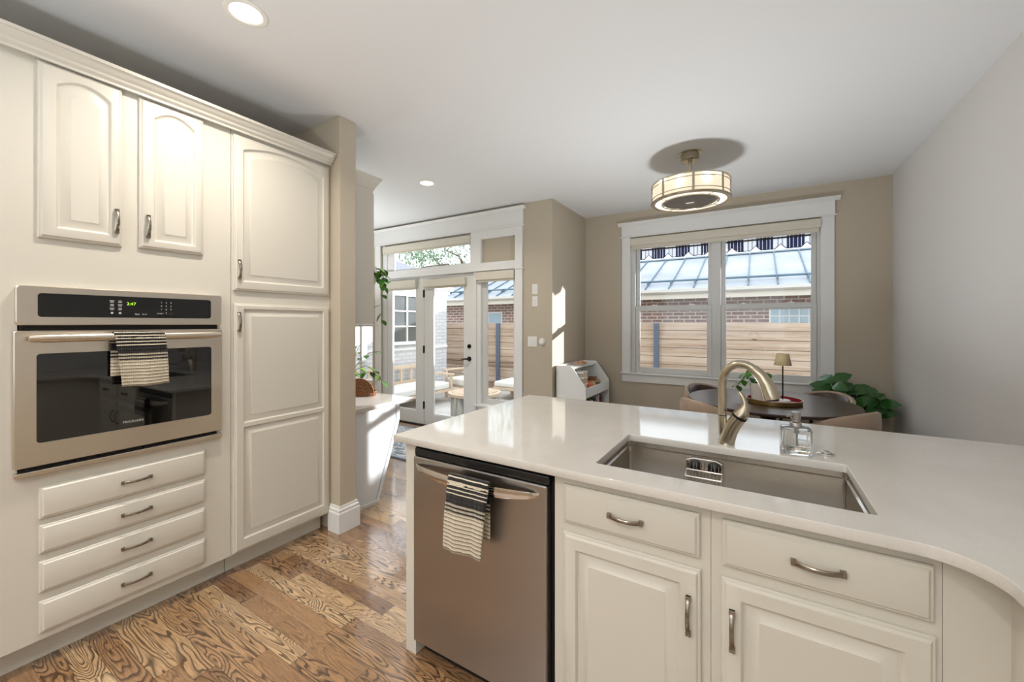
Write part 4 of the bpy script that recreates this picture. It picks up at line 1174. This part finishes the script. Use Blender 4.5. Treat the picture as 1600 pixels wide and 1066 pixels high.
def toy(name, label, dx, dy, m, prof_):
    c = MB(); c.lathe(prof_, seg=20); o = c.build(name, M[m], None, smooth=45); o.location = (bx + dx, by + dy, 0.6465); return tag(o, label, 'toy')
toy('toy_tomato', 'coral red round toy in the shelf bin beside the lattice bin', .27, .34, 'orange', [(.015, 0), (.04, .015), (.048, .04), (.036, .068), (.01, .076)])
toy('toy_apple', 'second coral toy behind the first one in the shelf bin', .20, .31, 'orange', [(.012, 0), (.032, .012), (.038, .034), (.028, .056), (.008, .062)])
toy('toy_pear', 'mint green toy in the middle of the shelf bin', .27, .43, 'mint', [(.015, 0), (.032, .012), (.034, .03), (.02, .055), (.008, .066)])
toy('wooden_cup', 'tan wooden cup standing in the shelf bin behind the coral toys', .13, .38, 'tan', [(.035, 0), (.042, .01), (.046, .095), (.040, .095), (.036, .02), (0, .02)])
for k, (lab, m, rz) in enumerate((('dark flat wooden box lying at the bottom of a pile in the shelf bin', 'walnut', .1), ('tan flat wooden box lying in the middle of a pile in the shelf bin', 'tan', -.15), ('dark red flat box lying on top of the pile in the shelf bin', 'wicker', .2))):
    c = MB(); c.box(-.10 + .012 * k, .10 - .012 * k, -.12 + .015 * k, .12 - .015 * k, 0, .030); o = c.build('toy_box', M[m], None, bev=.004)
    o.location = (bx + .16, by + .62, 0.6465 + .0305 * k); o.rotation_euler = (0, 0, rz); tag(o, lab, 'box', 'flat boxes piled in the shelf bin')
cols = [('dark blue', (40, 58, 96)), ('slate', (96, 104, 118)), ('cobalt blue', (52, 84, 150)), ('olive green', (140, 148, 60)), ('white', (232, 230, 224)), ('black', (30, 30, 34)), ('pale grey', (200, 200, 204)), ('cream', (226, 214, 190)), ('maroon', (110, 40, 46)), ('mauve', (170, 148, 160))]
yy = .06
for i, (cn, rgb) in enumerate(cols):
    wv = .026 + .012 * ((i * 7) % 3)
    b = thing('picture_book', f'{cn} picture book standing upright on the lower shelf of the toy shelf', 'book', (bx + .20, by + yy + wv / 2, .2885), 0, 'picture books on the lower toy shelf')
    hgt = .22 + .012 * ((i * 5) % 4)
    c = MB(); c.box(-.09, .09, -wv / 2, -wv / 2 + .002, 0, hgt); c.box(-.09, .09, wv / 2 - .002, wv / 2, 0, hgt); c.box(.088, .090, -wv / 2 + .002, wv / 2 - .002, 0, hgt); c.build('cover', mat(cn + ' book cover', rgb, .5), b)
    c = MB(); c.box(-.086, .0875, -wv / 2 + .0025, wv / 2 - .0025, .004, hgt - .004); c.build('pages', M['ceramic'], b)
    yy += wv + .034

# ================================================================== outside
GZ = -.10
struct('ground_patio', MB().box(-14, 9, 4.19, 16, GZ - .1, GZ), M['patio'])
fn = thing('wood_fence', 'horizontal cedar board fence with slate steel posts across the patio', 'fence', (0, 7.6, GZ))
c = MB()
for k in range(10):
    z0 = .1525 * k; c.box(-7.2, 5.5, 0, .02, z0 + .004, min(z0 + .1485, 1.50))
c.build('boards', M['fence'], fn)
c = MB(); c.box(-7.2, 5.5, .021, .03, 0, 1.48); c.build('gap_shade_sheet', M['bark'], fn)  # dark sheet added so the gaps between the boards look shaded
for x in (-4.966, -1.553, 1.86, 5.27):
    c = MB(); c.box(x - .043, x + .043, -.05, -.001, 0, 1.50); c.build('post', M['slate_gray'], fn)
nh = thing('neighbor_house', 'low red brick house with a blue standing-seam metal roof behind the fence', 'house', (0, 9.0, GZ))
def NB(name, mb, m, **k): return mb.build(name, m, nh, **k)
c = MB(); c.box(-9.5, 7.5, 0, 4.2, 0, 2.16); NB('brick_wall', c, M['brick_red'])
c = MB(); c.box(-9.9, 7.9, -.42, -.36, 1.985, 2.10); c.box(-9.9, 7.9, -.36, 0, 2.05, 2.06); NB('fascia', c, M['fascia'])
c = MB(); c.prism([(-.421, 2.175), (-.421, 2.09), (-.47, 2.09), (-.515, 2.12), (-.525, 2.175)], -9.9, 7.9, 'x'); NB('gutter', c, M['gutter'])
sl = .40; y0r, z0r, yr = -.45, 2.18, 1.9
zr = z0r + sl * (yr - y0r)
c = MB(); c.prism([(y0r, z0r), (yr, zr), (yr + 2.4, z0r), (yr + 2.4, z0r - .03), (yr, zr - .04), (y0r, z0r - .03)], -9.9, 7.9, 'x'); NB('metal_roof', c, M['roof'])
c = MB(); x = -9.8
while x < 7.9:
    c.prism([(y0r, z0r), (yr, zr), (yr, zr + .03), (y0r, z0r + .03)], x - .010, x + .010, 'x'); x += .46
c.prism([(yr - .08, zr - .01), (yr, zr + .035), (yr + .08, zr - .01)], -9.9, 7.9, 'x')
NB('roof_seams', c, M['roof_seam'])
c = MB(); yy0 = y0r + .32; c.tube([(-9.9, yy0, z0r + sl * .32 + .07), (7.9, yy0, z0r + sl * .32 + .07)], .022, 8)
x = -9.8
while x < 7.9: c.box(x - .015, x + .015, yy0 - .08, yy0 + .02, z0r + sl * .32 - .005, z0r + sl * .32 + .075); x += .46
NB('snow_rail', c, M['roof_seam'])
def blockwin(x0, x1, z0, z1, nx, nz):
    c = MB(); c.box(x0 - .02, x1 + .02, -.012, .03, z0 - .02, z1 + .02); f = NB('window_frame', c, M['white_wood'])
    c = MB(); wx, wz = (x1 - x0) / nx, (z1 - z0) / nz
    for i in range(nx):
        for j in range(nz): c.box(x0 + wx * i + .012, x0 + wx * (i + 1) - .012, -.022, -.0125, z0 + wz * j + .012, z0 + wz * (j + 1) - .012)
    c.build('glass_blocks', M['glass_block'], f, bev=.004)
blockwin(.21, .95, 1.50, 1.775, 5, 2)
blockwin(-6.2, -5.78, 1.45, 1.78, 1, 1)

wg = thing('brick_wing', 'white painted brick wing of the house seen through the French doors', 'house', (-5.8, 4.2, GZ))
c = MB(); c.box(-3.2, 0, 0, 2.60, 0, 2.10); c.build('brick_wall', M['brick_white'], wg)
c = MB()
for z0, z1, d in ((2.06, 2.12, .02), (2.12, 2.20, .05), (2.20, 2.30, .10), (2.30, 2.36, .16)):
    c.box(-3.2, d, 0, 2.60 + d, z0, z1)
c.build('cornice', M['white_wood'], wg)
c = MB(); e = .2
c.face([(e, -.01, 2.36), (e, 2.6 + e, 2.36), (-1.6, 1.0, 3.25), (-1.6, -.01, 3.25)]); c.face([(e, 2.6 + e, 2.36), (-3.4, 2.6 + e, 2.36), (-1.6, 1.0, 3.25)]); c.face([(-3.4, 2.6 + e, 2.36), (-3.4, -.01, 2.36), (-1.6, -.01, 3.25), (-1.6, 1.0, 3.25)])
c.face([(e, -.01, 2.36), (-1.6, -.01, 3.25), (-3.4, -.01, 2.36)]); c.face([(e, -.01, 2.36), (-3.4, -.01, 2.36), (-3.4, 2.6 + e, 2.36), (e, 2.6 + e, 2.36)])
c.build('slate_roof', M['shingle'], wg)
c = MB(); c.box(0.0005, .025, 0, 2.6, .98, 1.03); c.build('stone_band', M['white_wood'], wg)
wy0, wy1, wz0, wz1 = 5.27 - 4.2, 5.95 - 4.2, 1.05 + .1, 1.92 + .1
c = MB(); c.box(.0005, .05, wy0 - .07, wy0, wz0 - .05, wz1 + .05); c.box(.0005, .05, wy1, wy1 + .07, wz0 - .05, wz1 + .05); c.box(.0005, .05, wy0, wy1, wz1, wz1 + .05); c.box(.0005, .07, wy0 - .09, wy1 + .09, wz0 - .06, wz0)
c.box(.012, .040, (wy0 + wy1) / 2 - .014, (wy0 + wy1) / 2 + .014, wz0, wz1)
for k in (1, 2): z = wz0 + (wz1 - wz0) * k / 3; c.box(.012, .040, wy0, wy1, z - .012, z + .012)
f = c.build('window_frame', M['white_wood'], wg)
c = MB(); c.box(.001, .010, wy0, wy1, wz0, wz1); c.build('pane', M['dark_pane'], f)

PA = .264
M['navy'] = mat('navy piping', (52, 64, 96), .8)
aw = thing('awning', 'blue and white striped awning with a notched valance above the dining window outside', 'awning', (0, 6.0, 2.32))
c = MB()
def vz(f):   # bottom edge of the valance inside one period, notch peak at f = 0 / 1
    g = min(f, 1 - f); return .058 * max(0, 1 - g / .22)
n0 = -8; pts = []
xs = []
for k in range(n0, 7):
    for f in (0, .11, .22, .36, .5, .64, .78, .89): xs.append((k + f, vz(f)))
T = [c.ring([(q * PA - .016, 0, z), (q * PA - .016, 0, .14)]) for q, z in xs]
for a, b in zip(T, T[1:]): c.bridge(a, b, closed=False)
pp_ = MB(); pp_.tube([(q * PA - .016, -.001, z) for q, z in xs], .0055, 6); pp_.build('piping', M['navy'], aw)
o = c.build('valance', M['awning'], aw); s = o.modifiers.new('thick', 'SOLIDIFY'); s.thickness = .003
c = MB(); x0, x1 = xs[0][0] * PA - .016, xs[-1][0] * PA - .016
c.face([(x0, .0, .142), (x1, .0, .142), (x1, -.80, .44), (x0, -.80, .44)]); o = c.build('canopy', M['awning'], aw); s = o.modifiers.new('thick', 'SOLIDIFY'); s.thickness = .003
c = MB(); c.tube([(x0, -.01, .135), (x1, -.01, .135)], .012, 8)
for xx in (x0 + .03, x1 - .03): c.tube([(xx, -.01, .135), (xx, -.80, -.35)], .011, 8)
c.build('frame', M['dark_metal'], aw)

def cushion(mb, x0, x1, y0, y1, z0, z1): mb.box(x0, x1, y0, y1, z0, z1)
sf = thing('outdoor_sofa', 'teak framed patio sofa with white cushions along the white brick wall', 'sofa', (-5.40, 5.15, GZ))
c = MB()
for yy in (-.88, .88):
    c.box(-.32, -.27, yy - .025, yy + .025, 0, .70); c.box(.34, .39, yy - .025, yy + .025, 0, .50); c.box(-.32, .42, yy - .04, yy + .04, .50, .535); c.box(-.27, .34, yy - .02, yy + .02, .20, .26)
c.box(-.34, -.28, -.90, .90, .64, .70); c.box(-.33, -.29, -.9, .9, .36, .41); c.box(-.27, .38, -.86, .86, .20, .25)
for k in range(7):
    yy = -.75 + .25 * k; c.obox((-.31, yy, .52), (.025, .05, .30))
c.build('teak_frame', M['teak'], sf, bev=.006)
for k in range(2):
    c = MB(); c.box(-.26, .38, -.84 + .845 * k, -.005 + .845 * k, .252, .38); c.build('seat_cushion', M['cushion'], sf, bev=.04, seg=4)
ac = thing('outdoor_armchair', 'low teak patio armchair with a white seat cushion in front of the white brick corner', 'chair', (-5.0, 6.48, GZ), math.radians(-12))
c = MB()
for sx in (-.30, .30):
    for sy in (-.28, .28): c.box(sx - .022, sx + .022, sy - .022, sy + .022, 0, .55 if sy < 0 else .60)
    c.box(sx - .035, sx + .035, -.34, .30, .55, .58)
    c.box(sx - .018, sx + .018, -.26, .26, .24, .29)
c.box(-.30, .30, .27, .31, .40, .46); c.box(-.30, .30, .27, .31, .62, .70); c.box(-.28, .28, -.27, .27, .24, .28)
c.build('teak_frame', M['teak'], ac, bev=.006)
c = MB(); c.box(-.275, .275, -.30, .255, .282, .42); c.build('seat_cushion', M['cushion'], ac, bev=.04, seg=4)
dt = thing('drum_table', 'round rope-sided patio drum table with a slatted teak top outside the door', 'table', (-3.72, 5.02, GZ))
c = MB(); c.lathe([(.36, 0), (.37, .02), (.37, .385), (.36, .40)], seg=48); c.build('rope_drum', M['drum'], dt, smooth=40)
c = MB(); c.lathe([(.40, .4005), (.405, .41), (.405, .445), (.36, .455), (.36, .4452), (.0, .4452)], seg=48, cap1=False); c.build('rim', M['teak'], dt, smooth=30)
c = MB()
for k in range(11):
    y = -.33 + .066 * k; hw = math.sqrt(max(.355 ** 2 - (abs(y) + .025) ** 2, .001)); c.box(-hw, hw, y - .026, y + .026, .4454, .456)
o = c.build('slats', M['teak'], dt); o.rotation_euler = (0, 0, math.radians(35))
ob = thing('outdoor_bench', 'long low teak patio bench with white cushions in front of the fence', 'bench', (-3.05, 6.95, GZ))
c = MB()
for x in (-1.35, -.45, .45, 1.35):
    for y in (-.3, .3): c.box(x - .03, x + .03, y - .03, y + .03, 0, .20)
c.box(-1.4, 1.4, -.35, .35, .20, .25); c.build('teak_frame', M['teak'], ob, bev=.006)
for k in range(3):
    c = MB(); c.box(-1.39 + .93 * k, -.47 + .93 * k, -.34, .34, .252, .36); c.build('seat_cushion', M['cushion'], ob, bev=.04, seg=4)

tree = thing('tree', 'leafy green tree beyond the roofs seen through the transom window', 'tree', (-10.2, 13.5, GZ))
c = MB(); c.tube([(0, 0, 0), (.1, 0, 1.5), (0, .1, 3.0), (.2, 0, 4.4)], [.22, .18, .15, .09], 10)
for k in range(9):
    a = 2 * PI * k / 9; c.tube([(.05, .05, 2.6 + .2 * (k % 4)), (1.0 * math.cos(a), 1.0 * math.sin(a), 3.4 + .25 * (k % 4)), (2.1 * math.cos(a), 2.1 * math.sin(a), 3.7 + .5 * (k % 3))], [.07, .045, .02], 6)
c.build('trunk', M['bark'], tree, smooth=60)
l1 = MB(); rt = random.Random(5)
for k in range(70):
    a = rt.uniform(0, 2 * PI); rr = 2.9 * math.sqrt(rt.random()); zc_ = 4.2 + rt.uniform(-1.2, 1.6) * (1 - rr / 4.2)
    for j in range(34):
        p = Vector((rr * math.cos(a), rr * math.sin(a), zc_)) + Vector((rt.gauss(0, .30), rt.gauss(0, .30), rt.gauss(0, .16)))
        l1.leaf(p, (rt.uniform(-1, 1), rt.uniform(-1, 1), rt.uniform(-.7, .3)), (0, 0, 1), rt.uniform(.12, .22), rt.uniform(.06, .10), .15, .2)
M['tree_leaf'] = mat('grey green tree leaves', (118, 142, 110), .6)
fo = l1.build('foliage', M['tree_leaf'], tree, recalc=False); fo['kind'] = 'stuff'
